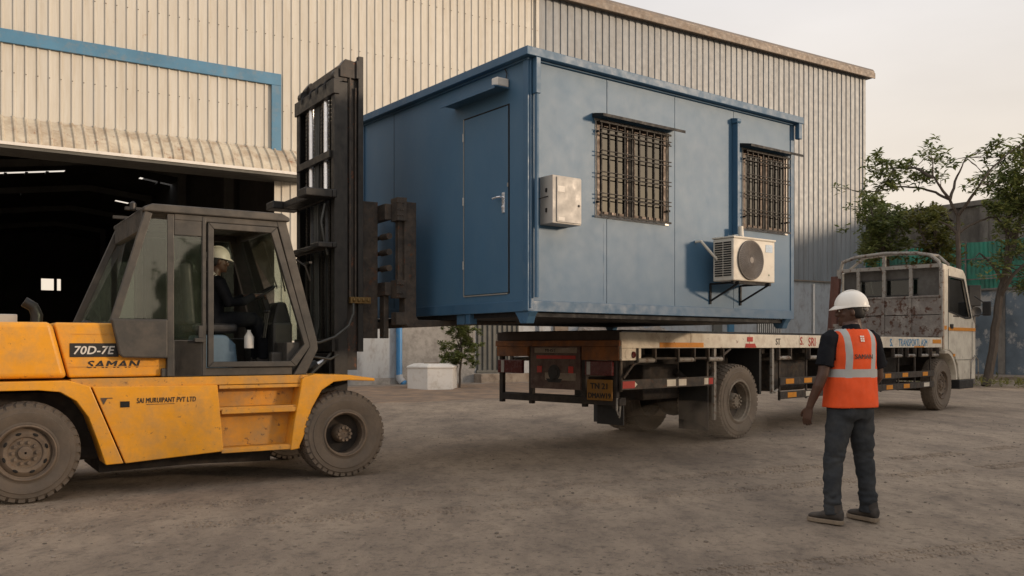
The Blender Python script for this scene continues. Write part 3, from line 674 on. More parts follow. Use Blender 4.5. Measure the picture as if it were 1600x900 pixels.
# cab
CY0, CY1 = .13, 1.74
cab_from = set(FK.children)
cb = MB()
cb.box(1.235, 1.300, CY0, CY0+.06, 1.07, 2.62)                 # rear post
cb.box(1.56, 1.60, CY0, CY0+.06, 1.07, 2.62); cb.box(1.30, 1.56, CY0+.01, CY0+.05, 1.07, 1.42); cb.box(1.30, 1.56, CY0+.01, CY0+.05, 2.42, 2.62)
cb.box(1.19, 2.46, CY0+.02, CY0+.10, 1.07, 1.15)
cb.prism([(2.29, 2.63), (2.39, 2.63), (2.72, 1.42), (2.73, 1.33), (2.60, 1.07), (2.47, 1.07), (2.64, 1.36)], CY0, CY0+.07)      # A pillar
cb.box(1.30, 2.40, CY0+.005, CY0+.06, 2.565, 2.63)
for y0, y1 in ((CY1-.07, CY1),):                                 # far side
    cb.box(1.235, 1.30, y0, y1, 1.07, 2.62); cb.box(1.58, 1.64, y0, y1, 1.07, 2.62); cb.box(1.24, 2.6, y0, y1, 1.07, 1.45)
    cb.prism([(2.23, 2.63), (2.38, 2.63), (2.72, 1.42), (2.73, 1.33), (2.60, 1.07), (2.47, 1.07), (2.56, 1.36)], y0, y1); cb.box(1.3, 2.4, y0, y1, 2.56, 2.63)
for Y0, Y1, xb in ((CY0-.02, CY0+.04, .765), (CY1-.04, CY1+.02, .64)):       # slanting rear corner posts
    cb.beam((xb, (Y0+Y1)/2, 1.58), (1.07, (Y0+Y1)/2, 2.62), .05, .07)
cb.box(2.42, 2.56, CY0+.07, CY1-.07, 1.07, 1.4); cb.beam((2.36, CY0+.06, 2.60), (2.36, CY1-.06, 2.60), .08, .07)
cb.beam((1.05, CY0+.06, 2.56), (1.05, CY1-.06, 2.56), .06, .20)
cb.build('cab_frame', MT['cab'], FK, bevel=.008)
q = MB(); q.prism([(.74, 1.615), (1.235, 1.615), (1.235, 1.245), (.84, 1.255), (.81, 1.285)], CY0-.045, CY0+.03)
q.prism([(.62, 1.615), (1.235, 1.615), (1.235, 1.245), (.76, 1.255), (.70, 1.285)], CY1-.03, CY1+.045); q.build('quarter_panel', MT['cab'], FK, bevel=.015)
q = MB(); q.box(1.235, 1.6, CY0+.01, CY0+.065, 1.07, 1.42); q.build('lower_side_panel', MT['cab'], FK, bevel=.006)
q = MB(); q.prism([(1.02, 2.625), (1.02, 2.665), (1.10, 2.70), (2.34, 2.705), (2.42, 2.665), (2.42, 2.625)], CY0-.03, CY1+.03); q.build('cab_roof', MT['cab'], FK, bevel=.012)
q = MB(); q.box(.93, 1.2, .5, .56, 2.68, 2.71); q.box(.93, 1.2, 1.2, 1.26, 2.68, 2.71); q.lathe([(2.66, .03), (2.72, .03), (2.74, .01)], (.97, .35, 0), 12, 'z'); q.build('roof_bracket', MT['mast'], FK)
dr = MB()                                                         # near door: a frame round the opening
dr.prism([(1.61, 2.56), (1.61, 1.155), (1.665, 1.21), (1.665, 2.50)], CY0-.02, CY0+.03)
dr.prism([(1.61, 1.155), (2.49, 1.155), (2.43, 1.21), (1.665, 1.21)], CY0-.02, CY0+.03)
dr.prism([(1.61, 2.56), (1.665, 2.50), (2.23, 2.50), (2.29, 2.56)], CY0-.02, CY0+.03)
dr.prism([(2.29, 2.56), (2.23, 2.50), (2.575, 1.38), (2.43, 1.21), (2.49, 1.155), (2.635, 1.36)], CY0-.02, CY0+.03)
dd_ = dr.build('door_frame', MT['cab'], FK, bevel=.006)
q = MB(); q.box(1.48, 1.58, CY0-.05, CY0-.002, 1.40, 1.44); q.box(1.52, 1.56, CY0-.035, CY0+.0, 1.44, 1.56); q.build('door_latch', MT['cab'], dd_, bevel=.005)
# glazing
g = MB(); g.prism([(.79, 1.62), (1.235, 1.62), (1.235, 2.56), (1.075, 2.56)], CY0-.005, CY0+.001)
g.prism([(.68, 1.62), (1.235, 1.62), (1.235, 2.56), (1.075, 2.56)], CY1-.001, CY1+.005); g.build('quarter_glass', MT['glassc'], FK)
g = MB(); g.box(1.30, 1.56, CY0+.025, CY0+.03, 1.42, 2.42); g.build('side_glass', MT['glassc'], FK)
g = MB(); g.face([(.79, CY0+.04, 1.6), (.66, CY1-.04, 1.6), (1.06, CY1-.04, 2.5), (1.065, CY0+.04, 2.5)]); g.build('rear_glass', MT['glassc'], FK)
g = MB(); g.prism([(2.36, 2.56), (2.365, 2.56), (2.70, 1.42), (2.695, 1.42)], CY0+.07, CY1-.07); g.build('windscreen', MT['glassc'], FK)
g = MB(); g.box(1.64, 2.3, CY1-.03, CY1-.025, 1.45, 2.56); g.build('side_glass', MT['glassc'], FK)
# cab interior
for o in set(FK.children) - cab_from: o.location.x -= .045
q = MB(); q.box(1.2, 2.5, CY0+.07, CY1-.07, 1.07, 1.12); q.build('cab_floor', MT['cabdark'], FK)
q = MB(); q.box(1.55, 2.02, .68, 1.2, 1.50, 1.60); q.prism([(1.48, 1.58), (1.60, 1.58), (1.55, 2.22), (1.44, 2.22)], .70, 1.18); q.build('seat', MT['seatmat'], FK, bevel=.04, seg=3)
q = MB(); q.prism([(1.62, 1.12), (1.98, 1.12), (2.02, 1.2), (2.0, 1.38), (1.9, 1.48), (1.62, 1.48)], .70, 1.18); q.build('seat_base', MT['blueseat'], FK, bevel=.03)
q = MB(); q.box(2.36, 2.58, .60, 1.66, 1.12, 1.62); q.prism([(2.40, 1.6), (2.64, 1.55), (2.56, 1.84), (2.46, 1.84)], .75, 1.1); q.build('dashboard', MT['cabdark'], FK, bevel=.03)
q = MB(); q.beam((2.50, .93, 1.5), (2.36, .93, 1.90), .06); q.build('steering_column', MT['cabdark'], FK, bevel=.01)
q = MB(); mt_ = Matrix.Translation((2.33, .93, 1.93)) @ Matrix.Rotation(R(-32), 4, 'Y')
ringp = [mt_ @ Vector((.17*math.cos(R(k*15)), .17*math.sin(R(k*15)), 0)) for k in range(25)]
q.tube(ringp, .012, 8)
for k in range(3): q.tube([mt_ @ Vector((0, 0, 0)), mt_ @ Vector((.165*math.cos(R(k*120)), .165*math.sin(R(k*120)), 0))], .012, 6)
q.build('steering_wheel', MT['black'], FK, smooth=True)
q = MB()
for y in (.62, .68, .74): q.tube([(2.28, y, 1.45), (2.32, y, 1.72)], .009, 6); q.ell((2.32, y, 1.73), (.018,)*3, 8, 6)
q.build('control_lever', MT['black'], FK, smooth=True)
q = MB(); q.box(2.27, 2.43, .36, .46, 1.14, 1.30); q.build('battery_box', MT['cab'], FK, bevel=.02)
q = MB(); q.lathe([(.0, .05), (.12, .05), (.17, .02), (.19, .02)], (2.10, .58, 1.34), 12, 'z'); q.build('water_bottle', MT['white'], FK, smooth=True)
q = MB(); q.tube([(2.46, .33, 2.30), (2.60, .28, 2.2), (2.66, .30, 2.05)], .012, 6); q.box(2.60, 2.63, .16, .34, 2.22, 2.24); q.build('mirror_arm', MT['mast'], FK)
q = MB(); q.tube([(2.33, .5, 2.50), (2.50, .62, 1.95)], .008, 6); q.tube([(2.35, .9, 2.50), (2.52, .95, 2.0)], .008, 6); q.build('wiper', MT['black'], FK)

# mast
mast_from = set(FK.children)
ms = MB()
def chan(m, x0, x1, y0, y1, z0, z1, op):      # U channel opening towards +y or -y
    t = .018
    if op > 0: m.box(x0, x1, y0, y0+t, z0, z1)
    else: m.box(x0, x1, y1-t, y1, z0, z1)
    m.box(x0, x0+t, y0 + (t if op > 0 else 0), y1 - (0 if op > 0 else t), z0, z1); m.box(x1-t, x1, y0 + (t if op > 0 else 0), y1 - (0 if op > 0 else t), z0, z1)
for y0, y1, op in ((.42, .52, 1), (1.53, 1.63, -1)): chan(ms, 3.05, 3.20, y0, y1, .30, 4.24, op)
for z in (.5, 1.3): ms.box(3.02, 3.10, .42, 1.63, z, z+.14)
ms.box(3.03, 3.10, .40, 1.65, 4.10, 4.26); mo = ms.build('outer_mast', MT['mast'], FK, bevel=.004)
ms = MB()
for y0, y1, op in ((.46, .55, 1), (1.50, 1.59, -1)): chan(ms, 3.205, 3.33, y0, y1, 1.1, 4.47, op)
ms.box(3.15, 3.22, .45, 1.6, 4.26, 4.46); ms.prism([(3.12, 4.30), (3.12, 4.42), (3.18, 4.50), (3.34, 4.48), (3.34, 4.30)], .43, .55)
ms.prism([(3.12, 4.30), (3.12, 4.42), (3.18, 4.50), (3.34, 4.48), (3.34, 4.30)], 1.5, 1.62); ms.build('inner_mast', MT['maststeel'], FK, bevel=.004)
ms = MB()
for y0, y1, op in ((.415, .475, 1), (1.575, 1.635, -1)): chan(ms, 3.325, 3.385, y0, y1, 1.3, 4.55, op)
ms.box(3.30, 3.34, .41, .46, 4.3, 4.5); ms.build('front_mast_rail', MT['mast'], FK, bevel=.004)
ms = MB()
for z, h, b in ((2.96, .09, .30), (2.42, .06, .16)):
    ms.prismx([(.34, z), (1.70, z), (1.70, z+h), (.34, z+h)], 3.0, 3.05)
    ms.box(3.0-b, 3.04, .36, .60, z, z+h); ms.box(3.0-b, 3.04, 1.44, 1.70, z, z+h); ms.box(3.0-b*.6, 3.0, .60, 1.44, z+.005, z+h-.005)
ms.build('mast_bracket', MT['mast'], FK, bevel=.012)
cy = MB(); rd = MB()
for y in (.78, 1.25):
    cy.lathe([(.4, .05), (3.0, .05), (3.02, .042), (3.1, .042), (3.1, .02)], (3.13, y, 0), 20, 'z'); rd.lathe([(3.05, .034), (4.14, .034)], (3.10, y, 0), 16, 'z')
cy.build('lift_cylinder', MT['mast'], FK, smooth=True); rd.build('piston_rod', MT['chrome'], FK, smooth=True)
ch = MB()
for y in (.66, .90, 1.12, 1.38):
    z = 1.3
    while z < 4.2: ch.box(3.08, 3.105, y-.02, y+.02, z, z+.032); z += .045
    ch.box(3.087, 3.098, y-.012, y+.012, 1.3, 4.2)
ch.build('lift_chain', MT['chain'], FK)
pu = MB()
for y in (.66, .90, 1.12, 1.38): pu.lathe([(-.025, .02), (-.025, .10), (-.012, .085), (.012, .085), (.025, .10), (.025, .02)], (3.12, y, 4.23), 24, 'y')
for y in (.50, 1.55): pu.lathe([(-.05, .02), (-.05, .07), (.05, .07), (.05, .02)], (3.12, y, 4.32), 20, 'y')
pu.build('chain_pulley', MT['mast'], FK, smooth=True)
for y in (.62, 1.42):
    tcy = MB(); tcy.tube([(2.5, y, .98), (2.92, y, 1.16)], .055, 14); tc_ = tcy.build('tilt_cylinder', MT['mast'], FK, smooth=True)
    tcy = MB(); tcy.tube([(2.90, y, 1.15), (3.05, y, 1.21)], .028, 12); tcy.build('tilt_rod', MT['chrome'], tc_, smooth=True)
ms = MB()
for y0, y1 in ((.56, .61), (1.44, 1.49)): ms.box(3.12, 3.26, y0, y1, .9, 4.30)
ms.box(3.16, 3.19, .92, 1.12, .9, 4.2); ms.box(3.02, 3.06, .5, 1.55, 3.42, 3.5); ms.box(3.10, 3.2, .56, 1.49, 1.9, 2.3); ms.box(3.02, 3.2, .5, 1.55, .9, 1.28); ms.box(3.24, 3.27, .62, 1.42, 1.2, 3.0)
ms.build('hose_guard', MT['mast'], FK, bevel=.004)
cy = MB()
for y in (.70, .84, 1.18, 1.33): cy.lathe([(.5, .034), (3.9, .034)], (3.19, y, 0), 12, 'z')
cy.build('side_cylinder', MT['mast'], FK, smooth=True)
hs = MB()
for y in (.95, .985, 1.02, 1.06): hs.tube([(3.14, y, 4.2), (3.13, y, 3.0), (3.14, y, 1.6), (3.02, y, 1.1)], .014, 6)
hs.tube([(3.26, .40, 1.86), (3.25, .37, 1.72), (3.18, .34, 1.58), (3.02, .33, 1.46), (2.85, .34, 1.40), (2.68, .36, 1.40)], .014, 8)
hs.tube([(3.15, .44, 1.30), (3.0, .42, 1.22), (2.8, .42, 1.25), (2.65, .42, 1.16)], .014, 8)
hs.tube([(3.2, .7, 1.3), (3.1, .5, 1.35), (2.95, .5, 1.18), (2.8, .5, 1.05)], .016, 8)
hs.tube([(2.95, .45, 2.9), (2.9, .42, 2.7), (2.93, .42, 2.5), (2.98, .45, 2.35)], .012, 8)
for y in (1.0, 1.05, 1.10): hs.tube([(3.10, y, 4.1), (3.08, y, 3.0), (3.09, y, 1.6), (3.0, y, 1.2)], .013, 8)
hs.build('hydraulic_hose', MT['hose'], FK, smooth=True)
pp = MB(); pp.tube([(3.235, .435, 4.3), (3.235, .435, 1.9)], .012, 8); pp.tube([(3.30, .435, 4.2), (3.30, .435, 1.9)], .010, 8); pp.build('hydraulic_pipe', MT['rusty'], FK, smooth=True)
vb = MB(); vb.box(3.22, 3.46, .38, .44, 1.83, 1.90)
for i in range(4): vb.ell((3.26+i*.055, .37, 1.865), (.018, .018, .02), 8, 6)
vb.build('valve_block', mat('brass_fittings', (.16, .10, .035), .5, .5, .3, 8), FK, bevel=.004)
for o in set(FK.children) - mast_from: o.location.x -= .07
ca = MB()                                                         # carriage behind the forks
ca.box(3.58, 3.66, .42, 1.66, 2.78, 2.96); ca.box(3.58, 3.66, .42, 1.66, 1.93, 2.08); ca.box(3.28, 3.58, .62, .68, 1.45, 3.0); ca.box(3.28, 3.58, 1.40, 1.46, 1.45, 3.0)
ca.box(3.60, 3.66, .50, .62, 1.45, 1.93); cg = ca.build('fork_carriage', MT['rusty'], FK, bevel=.006)
ca = MB()
for z in (2.60, 2.42, 2.24): ca.tube([(3.63, .42, z), (3.63, .62, z)], .036, 14); ca.tube([(3.63, .62, z), (3.63, 1.66, z)], .024, 12)
ca.build('carriage_cylinder', MT['rusty'], cg, smooth=True)
def fork(y):
    f = MB(); f.prism([(3.76, 2.98), (3.905, 2.98), (3.905, 1.70), (3.93, 1.659), (5.25, 1.659), (5.25, 1.635), (3.90, 1.572), (3.80, 1.578), (3.76, 1.62)], y-.075, y+.075)
    o = f.build('fork', MT['rusty'], FK, bevel=.008)
    f = MB(); f.box(3.66, 3.775, y-.10, y+.085, 2.76, 3.02); f.box(3.70, 3.76, y-.03, y+.05, 2.0, 2.76); f.box(3.655, 3.775, y-.09, y+.08, 1.90, 2.10); f.box(3.66, 3.775, y-.07, y+.07, 1.60, 1.74)
    for z in (2.82, 2.88, 2.96, 1.95, 2.05): 
        for yy in (-.07, -.01, .05): f.lathe([(y-.112, .008), (y-.09, .014)], (3.70+yy*.5, 0, z), 6)
    f.build('fork_hook', MT['rusty'], o, bevel=.005)
fork(.37); fork(1.62)
# ---------------------------------------------------------------- portable cabin
CT = empty('portable_cabin', 'blue steel portable office cabin held up on the forklift forks', 'portable cabin', (.16, 8.95, 0), 52.4)
CLn, CD = 4.40, 3.45
ZB, ZT = 1.72, 4.22
w1 = (.92, 2.02, 2.74, 3.76); w2 = (3.37, 4.26, 2.80, 3.78)
seams = [0.05, 1.08, 2.15, 3.20, CLn-.05]
m = MB(); g = .004
for a, b in zip(seams, seams[1:]):
    xs_ = sorted(set([a+g, b-g] + [x for w_ in (w1, w2) for x in w_[:2] if a < x < b]))
    for x0, x1 in zip(xs_, xs_[1:]):
        win = [w_ for w_ in (w1, w2) if w_[0]-.001 <= x0 and x1 <= w_[1]+.001]
        if win: m.box(x0, x1, .0, .05, ZB+.02, win[0][2]); m.box(x0, x1, .0, .05, win[0][3], ZT)
        else: m.box(x0, x1, .0, .05, ZB+.02, ZT)
# seams run on above and below the first window as in a sheet joint
m.build('long_wall', MT['contblue'], CT)
m = MB(); m.box(.05, CLn-.05, .052, .07, ZB+.02, 2.73); m.box(.05, CLn-.05, .052, .07, 3.79, ZT); m.box(.05, .91, .052, .07, 2.73, 3.79); m.box(2.03, 3.36, .052, .07, 2.73, 3.79); m.box(4.27, CLn-.05, .052, .07, 2.73, 3.79)
m.build('inner_lining', MT['contblack'], CT)
m = MB(); m.box(1.03, 1.036, -.0015, .0, ZB+.13, 2.69); m.box(1.09, 1.096, -.0015, 0, 3.84, ZT-.02); m.build('panel_joint', MT['conttrim'], CT)
m = MB()
m.box(.0, .05, .05, .30, ZB+.02, ZT); m.box(.0, .05, 1.14, CD-.05, ZB+.02, ZT); m.box(0, .05, .30, 1.14, ZB+.02, 1.90); m.box(0, .05, .30, 1.14, 3.85, ZT); m.build('end_wall', MT['contblue'], CT)
m = MB(); m.box(-.002, .0, 2.64, 2.646, ZB+.1, ZT); m.build('panel_joint', MT['contblack'], CT)
m = MB(); m.box(.05, CLn, CD-.05, CD, ZB+.02, ZT); m.box(CLn-.05, CLn, .05, CD-.05, ZB+.02, ZT); m.build('rear_wall', MT['contblue'], CT)
m = MB()
m.box(-.02, .06, -.02, .06, ZB-.0, ZT+.02); m.box(CLn-.06, CLn+.01, -.012, .06, ZB, ZT+.02); m.box(-.02, .05, CD-.06, CD+.01, ZB, ZT+.02)
m.box(.005, .02, -.035, -.018, ZB+.02, ZT); m.build('corner_post', MT['conttrim'], CT, bevel=.004)
m = MB(); m.box(-.014, CLn+.005, -.014, .05, ZB-.01, ZB+.10); m.box(-.014, .05, .05, CD, ZB-.01, ZB+.10); m.build('bottom_rail', MT['conttrim'], CT, bevel=.004)
m = MB(); m.box(-.09, CLn+.10, -.10, CD+.05, ZT+.02, ZT+.105); m.box(-.03, CLn+.03, -.03, CD, ZT, ZT+.02); m.box(.02, CLn, .02, CD-.1, ZT+.105, ZT+.135)
rf = m.build('roof', MT['conttrim'], CT, bevel=.006)
m = MB(); m.box(.03, .09, -.095, -.03, 3.88, ZT+.02); m.box(CLn+.0, CLn+.07, -.095, -.03, 4.04, ZT+.02); m.build('gutter_outlet', MT['conttrim'], rf, bevel=.006)
m = MB(); m.tube([(.06, -.062, 3.96), (.06, -.062, 1.85)], .022, 10); m.build('rainwater_pipe', MT['conttrim'], CT, smooth=True)
m = MB(); m.box(.06, CLn-.06, .05, CD-.06, ZB-.06, ZB-.012)
m.build('underframe', MT['contblack'], CT)
def foot(x0, y0):
    m = MB(); m.prismx([(y0-.07, ZB-.011), (y0+.19, ZB-.011), (y0+.14, ZB-.07), (y0+.1, ZB-.13), (y0-.0, ZB-.13), (y0-.03, ZB-.06)], x0, x0+.10)
    m.lathe([(x0-.003, .022), (x0+.103, .022)], (0, y0+.05, ZB-.10), 12, 'x'); m.build('lifting_foot', MT['conttrim'], CT, bevel=.006)
foot(.0, .03); foot(CLn-.16, .05); foot(0, 3.2); foot(CLn-.16, 3.2)
m = MB(); m.box(.0, .10, 1.02, 1.10, ZB-.12, ZB-.011); m.box(.02, .12, 1.15, 1.30, ZB-.12, ZB-.011); m.build('lifting_foot', MT['conttrim'], CT, bevel=.005)
# door with handle
m = MB(); m.box(-.006, .045, .325, 1.115, 1.915, 3.835); dd_ = m.build('door', MT['contblue'], CT, bevel=.004)
m = MB(); m.box(-.009, .02, 1.118, 1.130, 1.90, 3.845); m.box(-.009, .02, .33, 1.118, 1.897, 1.910); m.build('door_frame', MT['alu'], dd_)
m = MB(); m.box(-.004, .03, .304, .322, 1.90, 3.85); m.box(-.004, .03, .32, 1.13, 3.838, 3.85); m.build('door_gap', MT['hole'], dd_)
m = MB(); m.box(-.016, -.004, .375, .415, 2.74, 2.95); m.tube([(-.01, .395, 2.90), (-.06, .395, 2.90), (-.065, .43, 2.90), (-.06, .52, 2.895)], .010, 8); m.lathe([(-.03, .012), (-.015, .014)], (0, .395, 2.80), 10, 'x')
m.build('handle', MT['chrome'], dd_, bevel=.002)
m = MB()
for z in (2.2, 2.9, 3.6): m.lathe([(z, .010), (z+.09, .010)], (-.012, 1.122, 0), 8, 'z')
m.box(-.012, -.002, .318, .33, 3.0, 3.04); m.build('hinge', MT['alu'], dd_)
m = MB(); m.box(-.20, 0, .30, 1.30, 4.0, 4.012); m.box(-.20, -.19, .30, 1.30, 3.975, 4.0); m.build('door_canopy', MT['conttrim'], CT, bevel=.002)
m = MB(); m.box(-.16, -.01, .30, .40, 4.014, 4.10); lb = m.build('lamp_housing', MT['sticker'], CT, bevel=.01)
m = MB(); m.tube([(-.02, .34, 4.1), (-.015, .33, 4.16), (-.02, .36, 4.22)], .006, 6); m.build('cable', MT['black'], lb)
# windows
def cabin_window(w_, nb):
    x0, x1, z0, z1 = w_
    m = MB(); t = .035
    m.box(x0-.02, x1+.02, -.010, .04, z0-.012, z0+.01); m.box(x0-.012, x0+.012, -.008, .04, z0+.011, z1); m.box(x1-.006, x1+.012, -.006, .04, z0+.011, z1); m.box(x0-.02, x1+.02, -.012, .04, z1-.005, z1+.02)
    wn = m.build('window', MT['alu'], CT, bevel=.002)
    m = MB(); xm = x0 + (x1-x0)*.44
    for a, b in ((x0+.021, xm), (xm+.07, x1-.021)):
        m.box(a, a+.035, .0, .03, z0+.012, z1-.01); m.box(b-.035, b, 0, .03, z0+.012, z1-.01); m.box(a+.035, b-.035, 0, .03, z0+.012, z0+.06); m.box(a+.035, b-.035, 0, .03, z1-.05, z1-.01)
    m.build('sash_frame', MT['frameb'], wn)
    m = MB(); m.box(xm+.001, xm+.069, -.004, .03, z0+.012, z1-.01); m.build('mullion', MT['hole'], wn)
    m = MB(); m.box(x0+.055, xm-.035, .018, .022, z0+.06, z1-.05); m.box(xm+.105, x1-.056, .012, .016, z0+.06, z1-.05); m.build('pane', MT['glassw'], wn)
    m = MB(); r = .0075; ya = -.05
    n = nb
    for i in range(n):
        x = x0 + .035 + (x1-x0-.07)*i/(n-1); m.box(x-r, x+r, ya-r, ya+r, z0+.0, z1-.0)
    nz_ = 5
    for i in range(4):
        z = z0 + .20 + (z1-z0-.34)*i/3
        m.box(x0+.0, x1-.0, ya-.022, ya-.009, z-.005, z+.005)
        if i % 1 == 0: m.box(x0, x1, ya-.022, ya-.009, z+.038, z+.048)
    m.box(x0, x1, ya-.02, ya-.008, z0+.0, z0+.02); m.box(x0, x1, ya-.02, ya-.008, z1-.03, z1-.01)
    for x in (x0+.005, x1-.005):
        for z in (z0+.15, z1-.12): m.box(x-.008, x+.008, ya, -.0, z-.010, z+.010)
    m.build('grille', MT['grille'], wn)
    m = MB(); m.face([(x0-.05, -.002, z1+.07), (x1+.12, -.002, z1+.07), (x1+.12, -.17, z1+.035), (x0-.05, -.17, z1+.035)]); m.box(x0-.05, x1+.12, -.172, -.168, z1+.005, z1+.036)
    m.prismx([(-.002, z1+.065), (-.166, z1+.03), (-.166, z1+.01), (-.002, z1+.025)], x0-.052, x0-.046); m.build('window_hood', MT['contblack'], wn)
cabin_window(w1, 10); cabin_window(w2, 9)
# inside of the cabin: pale partition and dark floor, seen dimly through the glass
m = MB(); m.box(.1, CLn-.1, .1, CD-.1, ZB+.02, ZB+.05); m.box(.1, CLn-.1, CD-.12, CD-.08, ZB+.05, ZT-.05); m.box(2.6, 2.65, .08, CD-.12, ZB+.05, ZT-.05); m.build('cabin_interior', MT['frameb'], CT)
# meter box
m = MB(); m.box(.15, .53, -.20, -.002, 2.585, 3.065); mb_ = m.build('meter_box', MT['boxgrey'], CT, bevel=.006)
m = MB(); m.box(.20, .525, -.212, -.203, 2.60, 3.05); m.build('box_lid', MT['boxgrey'], mb_, bevel=.003)
m = MB(); m.box(.21, .30, -.2145, -.2125, 2.90, 2.96); m.box(.215, .30, -.2145, -.2125, 2.615, 2.65); m.build('sticker', MT['sticker'], mb_)
m = MB(); m.lathe([(-.222, .012), (-.21, .014)], (.49, 0, 2.78), 10); m.box(.140, .150, -.12, -.1, 2.70, 2.74); m.box(.140, .150, -.12, -.1, 2.90, 2.94); m.tube([(.16, -.13, 2.86), (.13, -.13, 2.85), (.08, -.05, 2.83)], .006, 6); m.build('latch', MT['mast'], mb_)
# air conditioner on brackets, with its pipe trunking
m = MB(); m.box(2.66, 3.43, -.43, -.13, 2.115, 2.605); ac = m.build('air_conditioner', MT['acwhite'], CT, bevel=.014, seg=3)
m = MB(); m.box(2.65, 3.44, -.44, -.12, 2.607, 2.625); m.box(2.66, 3.43, -.438, -.431, 2.60, 2.607); m.build('top_cover', MT['acwhite'], ac, bevel=.004)
m = MB(); m.lathe([(-.4305, .232), (-.452, .228), (-.452, .216), (-.4315, .212), (-.4315, .001)], (2.96, 0, 2.36), 48, cap=False); m.build('fan_recess', MT['acrecess'], ac, smooth=True)
m = MB(); ring_ = lambda r: [(2.96+r*math.cos(R(k*10)), -.449, 2.36+r*math.sin(R(k*10))) for k in range(37)]
for r in [.03+.0123*i for i in range(17)]: m.tube(ring_(r), .0042, 4)
for k in range(48):
    a_ = 2*math.pi*k/48; a2 = a_ + .5; m.tube([(2.96+.03*math.cos(a_), -.450, 2.36+.03*math.sin(a_)), (2.96+.13*math.cos(a_+.3), -.450, 2.36+.13*math.sin(a_+.3)), (2.96+.225*math.cos(a2), -.449, 2.36+.225*math.sin(a2))], .003, 4)
m.lathe([(-.456, .035), (-.445, .04)], (2.96, 0, 2.36), 16); m.build('fan_guard', MT['acgrille'], ac)
m = MB()
for i in range(5):
    a_ = R(72*i); mtx = Matrix.Translation((2.96, -.4375, 2.36)) @ Matrix.Rotation(a_, 4, 'Y') @ Matrix.Rotation(R(4), 4, 'Z'); m.box(-.045, .045, -.0015, .0015, .03, .19, mtx)
m.build('fan_blade', MT['acrecess'], ac)
m = MB()
for j in range(2):
    for i in range(15): m.box(2.652, 2.6585, -.40+j*.125, -.29+j*.125, 2.17+i*.027, 2.185+i*.027)
m.build('side_louvre', MT['hole'], ac)
m = MB(); m.box(3.25, 3.38, -.4335, -.4315, 2.47, 2.56); sk = m.build('sticker', MT['bluesticker'], ac)
m = MB(); m.box(3.30, 3.325, -.4335, -.4315, 2.20, 2.205); m.box(3.31, 3.315, -.4335, -.4315, 2.19, 2.215); m.build('small_mark', MT['greenpaint'], ac)
m = MB()
for x in (2.76, 3.32):
    m.beam((x, -.01, 2.098), (x, -.44, 2.098), .025, .022); m.beam((x, -.43, 2.09), (x, -.02, 1.90), .02, .02); m.box(x-.014, x+.014, -.02, -.001, 1.86, 2.10)
m.box(2.70, 3.40, -.40, -.36, 2.078, 2.112); m.build('wall_bracket', MT['contblack'], CT, bevel=.003)
m = MB(); m.box(3.17, 3.215, -.085, -.001, 2.72, 4.06); m.prismx([(-.001, 4.06), (-.085, 4.06), (-.095, 4.08), (-.095, 4.11), (-.001, 4.13)], 3.155, 3.23); tr_ = m.build('pipe_trunking', MT['conttrim'], CT, bevel=.006)
m = MB(); m.tube([(3.17, -.13, 2.80), (3.17, -.14, 2.68), (3.14, -.2, 2.62)], .032, 10); m.build('lagged_pipe', MT['acwhite'], tr_, smooth=True)
m = MB(); m.tube([(2.50, -.01, 2.58), (2.50, -.09, 2.58), (2.60, -.18, 2.42), (2.70, -.2, 2.34)], .016, 8); m.build('refrigerant_pipe', MT['acwhite'], ac, smooth=True)

